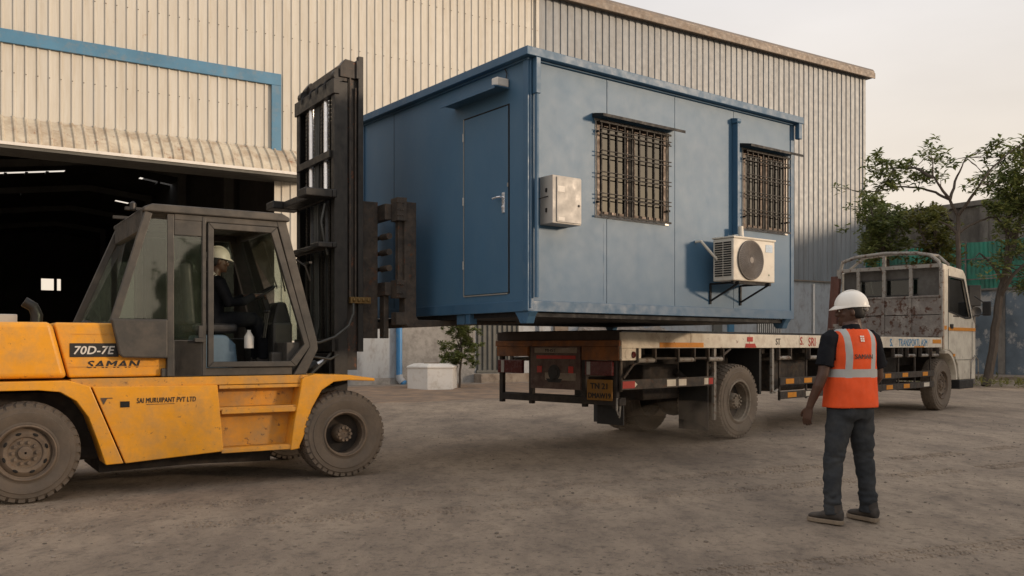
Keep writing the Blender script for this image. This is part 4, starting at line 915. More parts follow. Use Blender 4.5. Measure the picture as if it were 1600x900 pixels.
# ---------------------------------------------------------------- flatbed truck
TK = empty('flatbed_truck', 'battered white flatbed truck with long empty load bed standing behind the cabin', 'truck', (3.33, 13.3, 0), 45.6)
TW = 2.24; X0, X1 = -2.75, 7.98
m = MB(); m.box(X0+.02, X1, .02, TW-.02, 1.48, 1.545); m.build('load_deck', MT['deck'], TK)
m = MB(); m.box(X0+.06, 3.9, .0, .06, 1.548, 1.572); m.box(X0+.06, X0+.12, .06, TW-.02, 1.546, 1.57); m.build('deck_edge_bar', MT['contblack'], TK, bevel=.004)
for Ya, Yb in ((-.035, .02), (TW-.02, TW+.035)):
    m = MB(); n_ = 7
    for i in range(n_):
        a = X0 + (X1-X0)*i/n_; b = X0 + (X1-X0)*(i+1)/n_ - .012; m.box(a, b, Ya, Yb, 1.335, 1.54)
    br = m.build('side_rail', MT['bedwhite'], TK, bevel=.006)
    if Ya < 0:
        m = MB(); m.box(-1.95, -.92, -.041, -.0365, 1.345, 1.41); m.build('orange_stripe', MT['orange'], br)
        m = MB(); m.prism([(.18, 1.34), (.50, 1.34), (.46, 1.40), (.20, 1.40)], -.041, -.0365); m.box(.24, .40, -.0405, -.0365, 1.43, 1.50); m.build('red_patch', MT['red'], br)
        textmesh('ST', .14, MT['rusty'], br, (1.08, -.0375, 1.385), offset=.002)
        textmesh('S.', .18, MT['red'], br, (1.86, -.0375, 1.385), offset=.003)
        textmesh('SRI', .20, MT['red'], br, (2.14, -.0375, 1.365), offset=.002, sx=.95, spacing=1.05)
        textmesh('MRBO', .20, MT['greenpaint'], br, (2.56, -.0375, 1.365), offset=.003, sx=.88, spacing=1.05)
        textmesh('SA', .20, MT['red'], br, (3.19, -.0375, 1.365), offset=.003, sx=.9, spacing=1.05)
        textmesh('S.', .20, MT['bluepaint'], br, (5.35, -.0375, 1.365), offset=.004)
        textmesh('TRANSPORTL ASM', .20, MT['bluepaint'], br, (5.75, -.0375, 1.365), offset=.001, sx=.82, spacing=1.05)
        m = MB(); m.box(7.45, 7.9, -.041, -.0365, 1.42, 1.50); m.box(6.5, 7.0, -.041, -.0365, 1.338, 1.362); m.build('orange_stripe', MT['orange'], br)
        m = MB(); m.lathe([(-.0375, .07), (-.042, .07), (-.042, .001)], (-2.62, 0, 1.26), 16); m.box(X0, -2.35, -.037, .0, 1.18, 1.333); m.build('lamp_plate', MT['bedwhite'], br, bevel=.004)
        m = MB(); m.lathe([(-.045, .045), (-.055, .04), (-.055, .001)], (-2.52, 0, 1.25), 16); m.build('side_lamp', MT['redlamp'], br)
# rope rollers along the near side
RL = MB(); RB = MB()
for Ys in (-.03, TW+.03):
    for x in (-2.25, -1.35, -.62, 1.35, 2.35, 3.1, 3.95, 4.8, 5.7, 6.35, 7.0, 7.55):
        RL.tube([(x-.17, Ys, 1.175), (x+.17, Ys, 1.175)], .032, 10)
        for s_ in (-.19, .19): RB.box(x+s_-.012, x+s_+.012, Ys-.03, Ys+.03, 1.15, 1.334)
RL.build('rope_roller', MT['tubepale'], TK, smooth=True); RB.build('roller_bracket', MT['rusty'], TK)
m = MB(); m.tube([(X0+.05, -.02, .95), (-2.5, -.02, 1.12), (-2.25, -.02, 1.2), (-.5, -.02, 1.19), (-.35, -.02, 1.25), (-.2, -.02, 1.32)], .018, 8); m.build('bent_rope_rail', MT['rusty'], TK, smooth=True)
# under-run guards
def guard(x0, x1, zs, name='side_guard', posts=()):
    m = MB()
    for z0, z1 in zs: m.box(x0, x1, -.01, .02, z0, z1)
    for x in posts: m.box(x-.02, x+.02, .021, .05, zs[-1][0]-.02, 1.33)
    o = m.build(name, MT['rusty'], TK, bevel=.004); return o
gd = guard(-2.72, -.60, [(.80, .93)], posts=(-2.68, -.72))
m = MB(); m.box(-2.70, -2.45, -.014, -.0105, .82, .91); m.box(-.75, -.64, -.014, -.0105, .82, .91); m.build('red_reflector', MT['red'], gd)
m = MB(); m.box(-1.75, -1.55, -.014, -.0105, .82, .91); m.box(-1.48, -1.3, -.014, -.0105, .82, .91); m.box(-.86, -.76, -.014, -.0105, .82, .91); m.prism([(-2.45, .83), (-2.40, .865), (-2.45, .90)], -.014, -.0105); m.build('white_reflector', MT['bedwhite'], gd)
gd = guard(1.28, 7.62, [(.74, .86), (.52, .64)], posts=(1.32, 2.2, 3.1, 4.2, 5.1, 5.9, 6.7, 7.5))
m = MB(); m2 = MB()
for i, x in enumerate((1.45, 2.05, 2.9, 3.6, 4.5, 5.2, 6.0, 7.0)):
    m.box(x, x+.26, -.014, -.0105, .76, .84)
    (m2 if i % 3 == 1 else m).box(x+.06, x+.34, -.014, -.0105, .54, .62)
m.build('orange_reflector', MT['orange'], gd); m2.build('white_reflector', MT['bedwhite'], gd)
m = MB()
for x, z in ((-.58, .30), (1.05, .62)): m.box(x-.03, x+.03, -.01, .03, z, 1.33)
m.tube([(1.05, .0, .66), (1.12, .0, .64), (1.2, 0, .68)], .02, 8); m.build('guard_strut', MT['tubepale'], TK)
m = MB(); m.box(-.68, -.66, .05, .55, .15, 1.3); m.box(-.68, -.66, TW-.55, TW-.05, .15, 1.3); m.box(.72, .78, .04, .6, .62, 1.35); m.build('mudguard', MT['cabdark'], TK)
m = MB(); m.box(X0+.1, 8.6, .75, .87, .95, 1.25); m.box(X0+.1, 8.6, TW-.87, TW-.75, .95, 1.25)
for x in (-2.2, -1, .9, 2.2, 3.5, 4.8, 6, 7.2): m.box(x, x+.1, .1, TW-.1, 1.25, 1.48)
m.box(-.12, .12, .3, TW-.3, .42, .62); m.ell((0, TW/2, .52), (.25, .28, .25)); m.box(8.1, 8.3, .3, TW-.3, .40, .58); m.tube([(.1, TW/2, .6), (6.5, TW/2, .85)], .06, 10)
for s_ in (.45, TW-.45): m.tube([(-.9, s_, 1.0), (-.4, s_, .75), (0, s_, .66), (.4, s_, .75), (.9, s_, 1.0)], .05, 6)
m.build('truck_chassis', MT['underside'], TK)
m = MB(); m.box(1.55, 2.75, .28, .85, .62, 1.12); m.build('fuel_tank', MT['rusty'], TK, bevel=.08, seg=4)
m = MB(); m.box(3.3, 4.3, .3, .8, .6, 1.1); m.box(5.2, 6.6, .35, .9, .55, 1.15); m.build('tool_box', MT['underside'], TK, bevel=.02)
m = MB(); m.box(-1.6, -.75, .5, 1.8, .6, 1.1); m.build('spare_wheel_cradle', MT['underside'], TK, bevel=.03)
# tail of the bed
m = MB(); m.box(X0-.02, X0+.04, .0, TW, 1.44, 1.56); m.build('tail_edge', MT['deck'], TK, bevel=.004)
m = MB(); m.box(X0-.035, X0+.03, -.02, TW+.02, 1.36, 1.438); m.box(X0-.025, X0+.03, -.0, .62, 1.18, 1.358); m.box(X0-.025, X0+.03, 1.62, TW, 1.22, 1.358); m.build('tail_board', MT['bedorange'], TK, bevel=.006)
m = MB(); m.box(X0+.0, X0+.04, .66, 1.58, .78, 1.355); tb = m.build('painted_tail_panel', mat('maroon_tail_panel', (.085, .045, .038), .7, 0, .3, 4, dirt=(.15, .115, .09), dirt_amt=.45), TK)
m = MB(); m.box(X0-.004, X0-.001, .72, 1.5, 1.27, 1.34); m.box(X0-.004, X0-.001, .74, 1.3, .90, 1.0); m.build('faded_patch', MT['kerb'], tb)
m = MB(); m.box(X0-.006, X0-.003, .74, 1.46, 1.19, 1.235); m.build('red_stripe', MT['red'], tb)
textmesh('MHST', .06, MT['black'], tb, (X0-.006, 1.3, 1.285), rot=(90, 0, -90), sx=1.3)
m = MB(); m.lathe([(X0-.006, .11), (X0-.003, .11), (X0-.003, .001)], (0, 1.13, 1.0), 24, 'x'); m.lathe([(X0-.012, .07), (X0-.007, .07), (X0-.012, .001)], (0, 1.13, 1.0), 20, 'x'); m.prismx([(.98, .92), (1.28, .92), (1.24, .87), (1.02, .87)], X0-.006, X0-.003); m.build('painted_emblem', MT['black'], tb)
m = MB(); m.box(X0-.006, X0-.003, 1.36, 1.45, 1.0, 1.09); m.box(X0-.006, X0-.003, .78, .87, 1.0, 1.09); m.build('red_patch', MT['red'], tb)
m = MB(); m.box(X0+.05, X0+.16, .02, TW-.02, .60, .70); m.box(X0+.0, X0+.05, .0, TW-.08, .60, .69)
for y in (.10, .62, 1.60, 2.2): m.box(X0+.02, X0+.08, y-.035, y+.035, .56, 1.40)
m.build('rear_bumper', MT['underside'], TK, bevel=.005)
for y0, y1 in ((.10, .56), (1.72, 2.22)):
    m = MB(); m.box(X0-.03, X0+.02, y0, y1, .98, 1.17); tl = m.build('tail_lamp', MT['redlamp'], TK, bevel=.01)
    m = MB(); m.box(X0-.036, X0-.031, y0+.36, y0+.42, .99, 1.16); m.build('clear_lens', MT['alu'], tl)
m = MB(); m.box(X0-.03, X0-.01, .10, .52, .66, .93); pl_ = m.build('number_plate', MT['plateyellow'], TK, bevel=.004)
textmesh('TN 21', .105, MT['black'], pl_, (X0-.0315, .46, .81), rot=(90, 0, -90), offset=.003, sx=1.1)
textmesh('DMAW19', .095, MT['black'], pl_, (X0-.0315, .50, .69), rot=(90, 0, -90), offset=.003, sx=.95)
m = MB(); m.box(X0+.15, X0+.17, .06, .50, .34, .62); m.build('mud_flap', MT['cabdark'], TK)
m = MB(); m.tube([(X0+.0, .04, .70), (X0-.02, .03, .55), (X0+.03, .03, .45), (X0+.05, .03, .6)], .014, 6); m.build('tow_hook', MT['tubepale'], TK)
# wheels
rw = make_wheel(TK, (0, -.06, .545), .545, .35, .30, 'dish', lugs=44, rimm='rimpale', tm='tyretruck')
wheel_copy(rw, (0, .70, .54), True) ; wheel_copy(rw, (0, TW-.02, .54), True); wheel_copy(rw, (0, TW-.68, .54))
fw = make_wheel(TK, (8.2, .03, .545), .545, .29, .29, 'disc', lugs=44, tm='tyretruck')
wheel_copy(fw, (8.2, TW-.05, .54), True)
# headboard rack
HB = 7.95
m = MB(); m.box(HB, HB+.05, -.02, TW+.02, 1.56, 2.02); m.box(HB, HB+.05, -.02, TW+.02, 2.035, 2.42); m.box(HB-.02, HB, -.02, TW+.02, 2.40, 2.44)
hbd = m.build('headboard_panel', MT['headboard'], TK, bevel=.006)
m = MB()
for y in (.62, 1.2, 1.78): m.box(HB-.035, HB-.001, y-.03, y+.03, 1.56, 2.42)
m.build('batten', MT['headboard'], hbd)
m = MB()
m.box(HB+.02, HB+.08, -.04, TW+.04, 3.03, 3.11)
for y, wd in ((.62, .07), (1.2, .075), (1.78, .07)): m.box(HB+.02, HB+.07, y-wd/2, y+wd/2, 2.44, 3.03)
m.box(HB+.02, HB+.08, -.04, .03, 1.56, 3.03); m.box(HB+.02, HB+.08, TW-.03, TW+.04, 2.44, 3.03); m.box(HB+.02, HB+.07, 1.16, 1.24, 3.11, 3.34)
m.build('headboard_rack', MT['tubepale'], TK, bevel=.006)
m = MB()
hoop = [(HB+.05, -.0, 2.3), (HB+.05, -.02, 2.95), (HB+.05, .05, 3.16), (HB+.05, .22, 3.30), (HB+.05, .5, 3.36), (HB+.05, 1.2, 3.40), (HB+.05, 1.85, 3.36), (HB+.05, 2.15, 3.27), (HB+.05, TW-.03, 3.05), (HB+.05, TW, 2.6), (HB+.05, TW+.03, 2.3)]
m.tube(hoop, .04, 10); m.tube([(HB+.5, -.0, 3.1)] + [(HB+.5, y, z+.02) for _, y, z in hoop[3:7]] + [(HB+.5, TW, 3.1)], .03, 8)
for k in (3, 5, 6): m.tube([hoop[k], (HB+.5, hoop[k][1], hoop[k][2]+.02)], .022, 6)
m.build('hoop_rail', MT['tubepale'], TK, smooth=True)
m = MB(); m.box(HB-.1, HB-.04, TW-.02, TW+.12, 1.5, 2.95); m.beam((HB-.1, TW+.1, 1.5), (HB-.05, TW+.02, 2.9), .1, .2); m.build('corner_plank', MT['woodbrown'], TK, bevel=.005)
m = MB(); m.box(HB-.3, HB-.1, TW-.14, TW-.02, 1.56, 1.86); m.box(HB-.5, HB-.4, TW-.12, TW-.02, 1.56, 1.76); m.build('side_stake', MT['headboard'], TK, bevel=.005)
# cab of the truck
cbx = 8.10
m = MB()
side = [(cbx, 1.10), (cbx, 3.02), (cbx+.12, 3.12), (9.35, 3.05), (9.50, 2.95), (9.95, 2.02), (10.12, 1.85), (10.14, 1.0), (10.1, .62), (9.15, .62), (9.05, .95), (8.85, 1.16), (8.55, 1.28), (cbx+.2, 1.28)]
wnd = [(8.50, 2.12), (8.50, 2.86), (9.38, 2.84), (9.84, 2.0), (9.5, 1.98)]
# near and far side skins around the window
def skin(Y0, Y1):
    m.prism([(cbx, 1.28), (cbx, 3.02), (cbx+.12, 3.12), (8.5, 3.10), (8.5, 1.28)], Y0, Y1)
    m.prism([(8.5, 2.86), (8.5, 3.10), (9.35, 3.05), (9.50, 2.95), (9.38, 2.84)], Y0, Y1)
    m.prism([(9.38, 2.84), (9.50, 2.95), (9.95, 2.02), (9.84, 2.0)], Y0, Y1)
    m.prism([(8.5, 1.285), (8.5, 2.12), (9.5, 1.98), (9.84, 2.0), (9.95, 2.02), (10.12, 1.85), (10.14, 1.0), (10.1, .62), (9.15, .62), (9.05, .95), (8.85, 1.16), (8.55, 1.28)], Y0, Y1)
skin(.02, .08); skin(TW-.08, TW-.02)
m.prism([(cbx+.12, 3.125), (9.35, 3.055), (9.5, 2.955), (9.49, 2.9), (9.3, 3.0), (cbx+.12, 3.06)], .08, TW-.08)
m.box(10.0, 10.05, .3, .4, 1., 1.1);
m.box(10.05, 10.12, .08, TW-.08, .62, 1.86); m.beam((9.9, .08, 1.99), (9.9, TW-.08, 1.99), .1, .05)
tc_ = m.build('truck_cab', MT['cabwhite'], TK, bevel=.02, seg=3)
m = MB(); m.box(cbx, cbx+.05, .08, TW-.08, 1.25, 2.12); m.box(cbx, cbx+.05, .08, TW-.08, 2.82, 3.03); m.box(cbx, cbx+.05, .08, .5, 2.12, 2.82); m.box(cbx, cbx+.05, 1.85, TW-.08, 2.12, 2.82)
for y in (.3, .95, 1.5, 2.0): m.box(cbx-.02, cbx, y-.02, y+.02, 1.3, 2.12)
m.build('cab_rear_panel', mat('dark_grey_cab_back', (.105, .10, .09), .75, 0, .2, 2, dirt=(.06, .05, .042), dirt_amt=.5, dirt_scale=3), tc_)  # back panel in a darker grey than the white cab sides
m = MB(); m.beam((cbx-.01, .5, 2.12), (cbx-.01, 1.85, 2.12), .03); m.beam((cbx-.01, .5, 2.82), (cbx-.01, 1.85, 2.82), .03); m.beam((cbx-.01, .5, 2.47), (cbx-.01, 1.85, 2.47), .02)
m.build('rear_window_frame', MT['cabdark'], tc_)
m = MB(); m.prism([(8.54, 2.15), (8.54, 2.82), (9.36, 2.80), (9.79, 2.02), (9.5, 2.01)], .05, .055); m.prism([(8.54, 2.15), (8.54, 2.82), (9.36, 2.80), (9.79, 2.02), (9.5, 2.01)], TW-.055, TW-.05); m.build('side_window', MT['glasst'], tc_)
m = MB()
for a, b in (((8.5, 2.10), (8.5, 2.86)), ((8.5, 2.86), (9.38, 2.84)), ((9.38, 2.84), (9.84, 2.0)), ((9.84, 2.0), (9.5, 1.98)), ((9.5, 1.98), (8.5, 2.11))): m.beam((a[0], .02, a[1]), (b[0], .02, b[1]), .02, .03)
m.build('window_seal', MT['cabdark'], tc_)
m = MB(); m.box(cbx+.02, cbx+.03, .5, 1.85, 2.12, 2.82); m.build('rear_window', MT['glasst'], tc_)
m = MB(); m.prism([(9.49, 2.9), (9.5, 2.9), (9.93, 2.02), (9.92, 2.02)], .1, TW-.1); m.build('windscreen', MT['glasst'], tc_)
m = MB(); m.box(8.46, 8.468, .012, .0185, 1.30, 3.02); m.box(9.9, 9.908, .012, .0185, 1.0, 1.9); m.box(8.46, 9.9, .012, .0185, 1.06, 1.066); m.build('door_joint', MT['hole'], tc_)
m = MB(); m.box(cbx+.01, cbx+.10, -.0, .0185, 1.30, 3.0); m.build('rusty_pillar', MT['cabrust'], tc_, bevel=.006)
m = MB(); m.box(8.48, 10.10, .008, .0185, 1.70, 1.77); m.box(8.2, 8.36, .008, .0185, 1.72, 1.80); m.build('orange_band', MT['orange'], tc_)
m = MB(); m.box(8.56, 8.70, -.012, .0185, 1.74, 1.84); m.build('door_handle', MT['black'], tc_, bevel=.008)
m = MB(); m.box(8.75, 9.1, .0165, .0185, 2.0, 2.03); m.build('faded_red_mark', MT['rusty'], tc_)
m = MB(); arch = [(8.2+.63*math.cos(R(a)), .54+.74*math.sin(R(a))) for a in range(8, 100, 10)]
m.prism([(a, b) for a, b in arch] + [(8.2+.56*math.cos(R(a)), .54+.67*math.sin(R(a))) for a in range(98, 7, -10)], -.05, .30); m.build('wheel_arch', MT['cabwhite'], tc_, bevel=.008)
m = MB(); m.box(8.55, 8.66, -.058, -.0505, 1.14, 1.20); m.build('side_repeater', MT['orange'], tc_)
m = MB(); m.box(9.1, 9.95, .0, .30, .42, .62); m.build('cab_footstep', MT['cabdark'], tc_, bevel=.02)
m = MB(); m.box(8.5, 9.9, .3, TW-.3, .6, 1.25); m.box(8.6, 9.6, .3, TW-.3, 1.26, 1.7); m.build('engine_block', MT['underside'], TK)
m = MB(); m.prism([(8.45, 1.7), (8.75, 1.7), (8.62, 2.55), (8.45, 2.55)], .4, .95); m.prism([(8.45, 1.7), (8.75, 1.7), (8.62, 2.55), (8.45, 2.55)], 1.3, 1.9); m.build('cab_seat', MT['seatmat'], TK, bevel=.04)
m = MB(); m.tube([(10.0, .0, 2.05), (10.15, -.18, 2.1), (10.18, -.2, 2.3), (10.0, -.0, 2.5)], .015, 6); mr = m.build('mirror_arm', MT['black'], tc_)
m = MB(); m.box(10.13, 10.18, -.30, -.12, 2.05, 2.38); m.build('mirror', MT['black'], mr, bevel=.02)
m = MB(); m.tube([(9.7, -.02, .62), (9.7, -.03, 1.0), (9.95, -.03, 1.15), (10.18, -.02, 1.05), (10.2, -.02, .62)], .015, 6); m.build('grab_rail', MT['tubepale'], tc_)
# ---------------------------------------------------------------- people
def ring(c, rx, ry, n=20, p=2.3, tilt=0, z=None):
    out = []
    for k in range(n):
        a = 2*math.pi*k/n; ca, sa_ = math.cos(a), math.sin(a)
        x = rx*math.copysign(abs(ca)**(2/p), ca); y = ry*math.copysign(abs(sa_)**(2/p), sa_)
        out.append(Vector((c[0]+x, c[1]+y, c[2]+x*math.tan(tilt))))
    return out
def head(m, mtx):
    """head facing +x, origin at the chin-to-crown centre"""
    def L_(ps): return [mtx @ Vector(p) for p in ps]
    rings = []
    for z, rx, ry, cx in ((-.115, .028, .026, .050), (-.105, .045, .040, .040), (-.085, .068, .055, .022), (-.05, .084, .066, .008), (-.01, .093, .073, .0), (.03, .098, .077, -.004), (.065, .094, .073, -.006), (.095, .075, .058, -.008), (.115, .04, .032, -.008), (.12, .008, .008, -.008)):
        rings.append(L_(ring((cx, 0, z), rx, ry, 20, 2.2)))
    m.loft(rings)
    q = lambda c, r, rot=None: m.ell((0,0,0), r, 12, 8, (mtx @ Matrix.Translation(c) @ (rot or Matrix.Identity(4))))
    q((.100, 0, -.018), (.020, .014, .026), Matrix.Rotation(R(-20), 4, 'Y')); q((.108, 0, -.032), (.014, .018, .011))
    q((.090, 0, .018), (.014, .056, .010)); q((.088, 0, -.062), (.014, .027, .008)); q((.087, 0, -.076), (.013, .022, .008)); q((.078, 0, -.100), (.020, .022, .016))
    for s in (-1, 1):
        q((-.008, .077*s, -.012), (.016, .010, .031), Matrix.Rotation(R(12), 4, 'Y')); q((.055, .052*s, -.025), (.022, .016, .018))
    n0 = [mtx @ Vector(p) for p in ((-.015, 0, -.05), (-.022, 0, -.13), (-.03, 0, -.19))]
    m.tube(n0, [.052, .056, .064], 16)
def eyes(parent, mtx, name='eye'):
    for s in (-1, 1):
        m = MB(); m.ell((0,0,0), (.009, .013, .008), 12, 8, mtx @ Matrix.Translation((.084, .030*s, .002))); e = m.build(name, MT['sticker'], parent, smooth=True)
        m = MB(); m.ell((0,0,0), (.004, .006, .006), 10, 6, mtx @ Matrix.Translation((.091, .030*s, .002))); m.build('iris', MT['black'], e, smooth=True)
def hair(parent, mtx):
    m = MB(); rs = []
    for z, rx, ry, cx in ((-.06, .05, .055, -.045), (-.03, .075, .072, -.028), (.01, .094, .079, -.014), (.04, .101, .081, -.008), (.075, .097, .077, -.009), (.105, .075, .06, -.01), (.123, .03, .028, -.01)):
        rs.append([mtx @ p for p in ring((cx, 0, z), rx, ry, 18, 2.2)])
    m.loft(rs); return m.build('hair', MT['black'], parent, smooth=True, ang=80)
def hard_hat(parent, mtx):
    mtx = mtx @ Matrix.Diagonal((.93, .95, .95, 1))
    m = MB(); rs = []
    for k in range(9):
        t = k/8*math.pi/2; rs.append([mtx @ p for p in ring((-.005, 0, .035 + .13*math.sin(t)), max(.006, .138*math.cos(t)**.8), max(.005, .112*math.cos(t)**.8), 32, 2.1)])
    m.loft(rs)
    for y in (-.028, 0, .028):
        pts = [mtx @ Vector((-.005 + .128*math.cos(R(a)), y, .037 + .129*math.sin(R(a)))) for a in range(14, 168, 11)]; m.tube(pts, .009 if y == 0 else .006, 8)
    h = m.build('helmet', MT['helmet'], parent, smooth=True, ang=60)
    m = MB(); a = []; b = []; c_ = []; d = []
    for k in range(40):
        th = 2*math.pi*k/40; ca, sa_ = math.cos(th), math.sin(th); ext = .004 + (.040*max(0, ca)**2.0) + .006*max(0, -ca)
        x, y = -.005 + .136*ca, .111*sa_; x2, y2 = -.005 + (.136+ext)*ca, (.111+ext*.5)*sa_; dz = -.016*max(0, ca) - .004
        a.append(mtx @ Vector((x, y, .046))); b.append(mtx @ Vector((x2, y2, .036+dz))); c_.append(mtx @ Vector((x2, y2, .030+dz))); d.append(mtx @ Vector((x*.97, y*.97, .030)))
    m.loft([a, b, c_, d], cap=False); m.build('helmet_brim', MT['helmet'], h, smooth=True, ang=60)
    m = MB(); m.tube([mtx @ Vector((-.112, -.05, .02)), mtx @ Vector((-.122, 0, .005)), mtx @ Vector((-.112, .05, .02))], .016, 8); m.build('helmet_harness', MT['boxgrey'], h, smooth=True)
    return h
def hand(m, wrist, d, palm_n, thumb_s, curl=.5, sc=1., lead=0):
    """palm + four bent fingers + thumb.  d = direction of the hand, palm_n = palm normal, thumb side = sign of d x n"""
    d = Vector(d).normalized(); n = Vector(palm_n); n = (n - d*n.dot(d)).normalized(); s = d.cross(n) * thumb_s; wrist = Vector(wrist)
    rs = []
    for t, wd, th in ((-.02, .026, .021), (.0, .029, .021), (.03, .038, .018), (.065, .042, .016), (.092, .040, .013)):
        c = wrist + d*t*sc; rs.append([c + s*wd*sc*math.cos(2*math.pi*k/12) + n*th*sc*math.sin(2*math.pi*k/12) for k in range(12)])
    m.loft(rs)
    for i, (o, l) in enumerate(((.030, .072), (.010, .082), (-.011, .076), (-.030, .060))):
        p = wrist + (d*.085 + s*o)*sc; pts = [p - d*.015*sc, p]; ang = 0
        for seg_ in (.42, .32, .26):
            ang += curl*(.8 + .15*i)*.9; dr_ = d*math.cos(ang) + n*math.sin(ang); p = p + dr_*l*seg_*sc; pts.append(p)
        m.tube(pts, [.0095*sc, .0095*sc, .009*sc, .008*sc, .0062*sc], 8)
    p0 = wrist + (d*.018 + s*.026)*sc; p1 = p0 + (s*.028 + d*.026 + n*.010)*sc; p2 = p1 + (d*.028 + s*.010 + n*.012)*sc; p3 = p2 + (d*.022 + n*.010)*sc
    m.tube([p0, p1, p2, p3], [.014*sc, .012*sc, .010*sc, .0075*sc], 8)
def project(o, target, axis_dir, off=.004):
    """lay a flat lettering / badge mesh onto the clothing surface"""
    bvh = BVHTree.FromObject(target, bpy.context.evaluated_depsgraph_get()); M_ = o.matrix_basis; Mi = M_.inverted(); ax = Vector(axis_dir)
    for v in o.data.vertices:
        p = M_ @ v.co; hit = bvh.ray_cast(p - ax*.5, ax)
        if hit[0]: v.co = Mi @ (hit[0] - ax*off)
def vest_material(name, base):
    m = mat(name, base, .75, 0, .12, 6, bump=.12, bs=400, spec=.3); t = m.node_tree; N = t.nodes; b = N['Principled BSDF']
    tcn = N.new('ShaderNodeTexCoord'); sp = N.new('ShaderNodeSeparateXYZ'); t.links.new(tcn.outputs['Object'], sp.inputs[0])
    def mth(op, *a):
        n = N.new('ShaderNodeMath'); n.operation = op
        for i, q in enumerate(a):
            if isinstance(q, (int, float)): n.inputs[i].default_value = q
            else: t.links.new(q, n.inputs[i])
        return n.outputs[0]
    X, Y, Z = sp.outputs[0], sp.outputs[1], sp.outputs[2]
    def band(v, c, h): return mth('LESS_THAN', mth('ABSOLUTE', mth('SUBTRACT', v, c)), h)
    hz = band(Z, 1.155, .031)
    ay = mth('ABSOLUTE', Y); yc = mth('ADD', .108, mth('MULTIPLY', mth('MAXIMUM', mth('SUBTRACT', Z, 1.30), 0), .06))
    vt = mth('MULTIPLY', mth('LESS_THAN', mth('ABSOLUTE', mth('SUBTRACT', ay, yc)), .025), mth('GREATER_THAN', Z, 1.12))
    f = mth('MAXIMUM', hz, vt); old = b.inputs['Base Color'].links[0].from_socket
    mm = N.new('ShaderNodeMix'); mm.data_type = 'RGBA'; t.links.new(f, mm.inputs[0]); t.links.new(old, mm.inputs[6]); mm.inputs[7].default_value = (.38, .38, .37, 1)
    t.links.new(mm.outputs[2], b.inputs['Base Color']); return m
MT['vest'] = vest_material('orange_safety_vest', (.72, .085, .018))

# --- man in the orange vest, seen from behind, head turned to the cabin
PX = (2.615, 6.93)
PS = empty('person', 'man in orange safety vest and white hard hat standing with his back turned', 'person', (PX[0], PX[1], 0), rz=R(90+17))
HM = Matrix.Translation((.035, -.035, 1.635)) @ Matrix.Rotation(R(54), 4, 'Z') @ Matrix.Rotation(R(2), 4, 'Y')
m = MB(); head(m, HM); m.tube([(-.0, 0, 1.54), (-.015, 0, 1.44), (-.01, 0, 1.38)], [.058, .068, .09], 18)
m.loft([ring((0, 0, z), rx, ry, 20) for z, rx, ry in ((.94, .09, .14), (1.1, .085, .13), (1.25, .09, .15), (1.38, .085, .16), (1.44, .06, .10))])
la = [(-.005, .195, 1.42), (-.02, .225, 1.30), (-.02, .262, 1.14), (.0, .285, 1.06), (.055, .310, .93), (.065, .318, .89)]
ra = [(-.005, -.195, 1.42), (.0, -.235, 1.28), (.02, -.275, 1.12), (.07, -.27, 1.07), (.17, -.20, 1.02), (.20, -.17, 1.0)]
rr = [.05, .05, .042, .041, .030, .027]
m.tube(la, rr, 14); m.tube(ra, rr, 14)
hand(m, (.067, .320, .885), (.22, .10, -1), (.35, -.75, -.1), -1, .42)
hand(m, (.205, -.165, 1.0), (.75, .62, .05), (-.2, .3, -.8), 1, .5)
body = m.build('body', MT['skin'], PS); remesh(body, .0062, 3)
hair(PS, HM); eyes(PS, HM); hard_hat(PS, HM)
# shirt: torso and short sleeves
m = MB()
m.loft([ring((cx, 0, z), rx, ry, 24, 2.5) for z, rx, ry, cx in ((.93, .122, .176, 0), (1.05, .118, .168, .0), (1.2, .120, .178, 0), (1.32, .122, .195, -.005), (1.40, .112, .195, -.008), (1.445, .09, .165, -.01), (1.475, .07, .10, -.012), (1.50, .062, .066, -.01))])
m.tube([(-.008, .15, 1.435), (-.008, .195, 1.41), (-.018, .225, 1.32), (-.02, .246, 1.22), (-.02, .250, 1.205)], [.068, .070, .066, .066, .066], 18)
m.tube([(-.008, -.15, 1.435), (-.008, -.195, 1.41), (-.0, -.232, 1.31), (.008, -.262, 1.21), (.01, -.266, 1.195)], [.068, .070, .066, .066, .066], 18)
m.tube([(-.012, 0, 1.49), (-.008, 0, 1.525)], [.068, .064], 20)
sh = m.build('shirt', MT['shirt'], PS); remesh(sh, .009, 3, .004, 13)
m = MB(); m.tube([(-.020, .245, 1.222), (-.020, .2465, 1.214)], [.071, .071], 18); m.tube([(.018, -.270, 1.235), (.020, -.272, 1.228)], [.071, .071], 18); m.build('sleeve_hem', MT['shirt'], sh, smooth=True)
m = MB(); m.ell((-.052, .285, 1.29), (.004, .006, .006), 8, 6); m.build('sleeve_badge', MT['sticker'], sh)
# vest
m = MB()
prof_ = ((.885, .150, .205, .0), (.90, .152, .207, 0), (1.0, .146, .198, .0), (1.12, .140, .192, 0), (1.22, .139, .192, -.003), (1.30, .138, .190, -.006), (1.38, .130, .184, -.010), (1.43, .114, .172, -.013), (1.462, .096, .150, -.015), (1.488, .078, .115, -.015), (1.505, .066, .085, -.012))
m.loft([ring((cx, 0, z), rx, ry, 30, 2.5) for z, rx, ry, cx in prof_])
vs = m.build('vest', MT['vest'], PS); remesh(vs, .008, 3, .008, 8, .7)
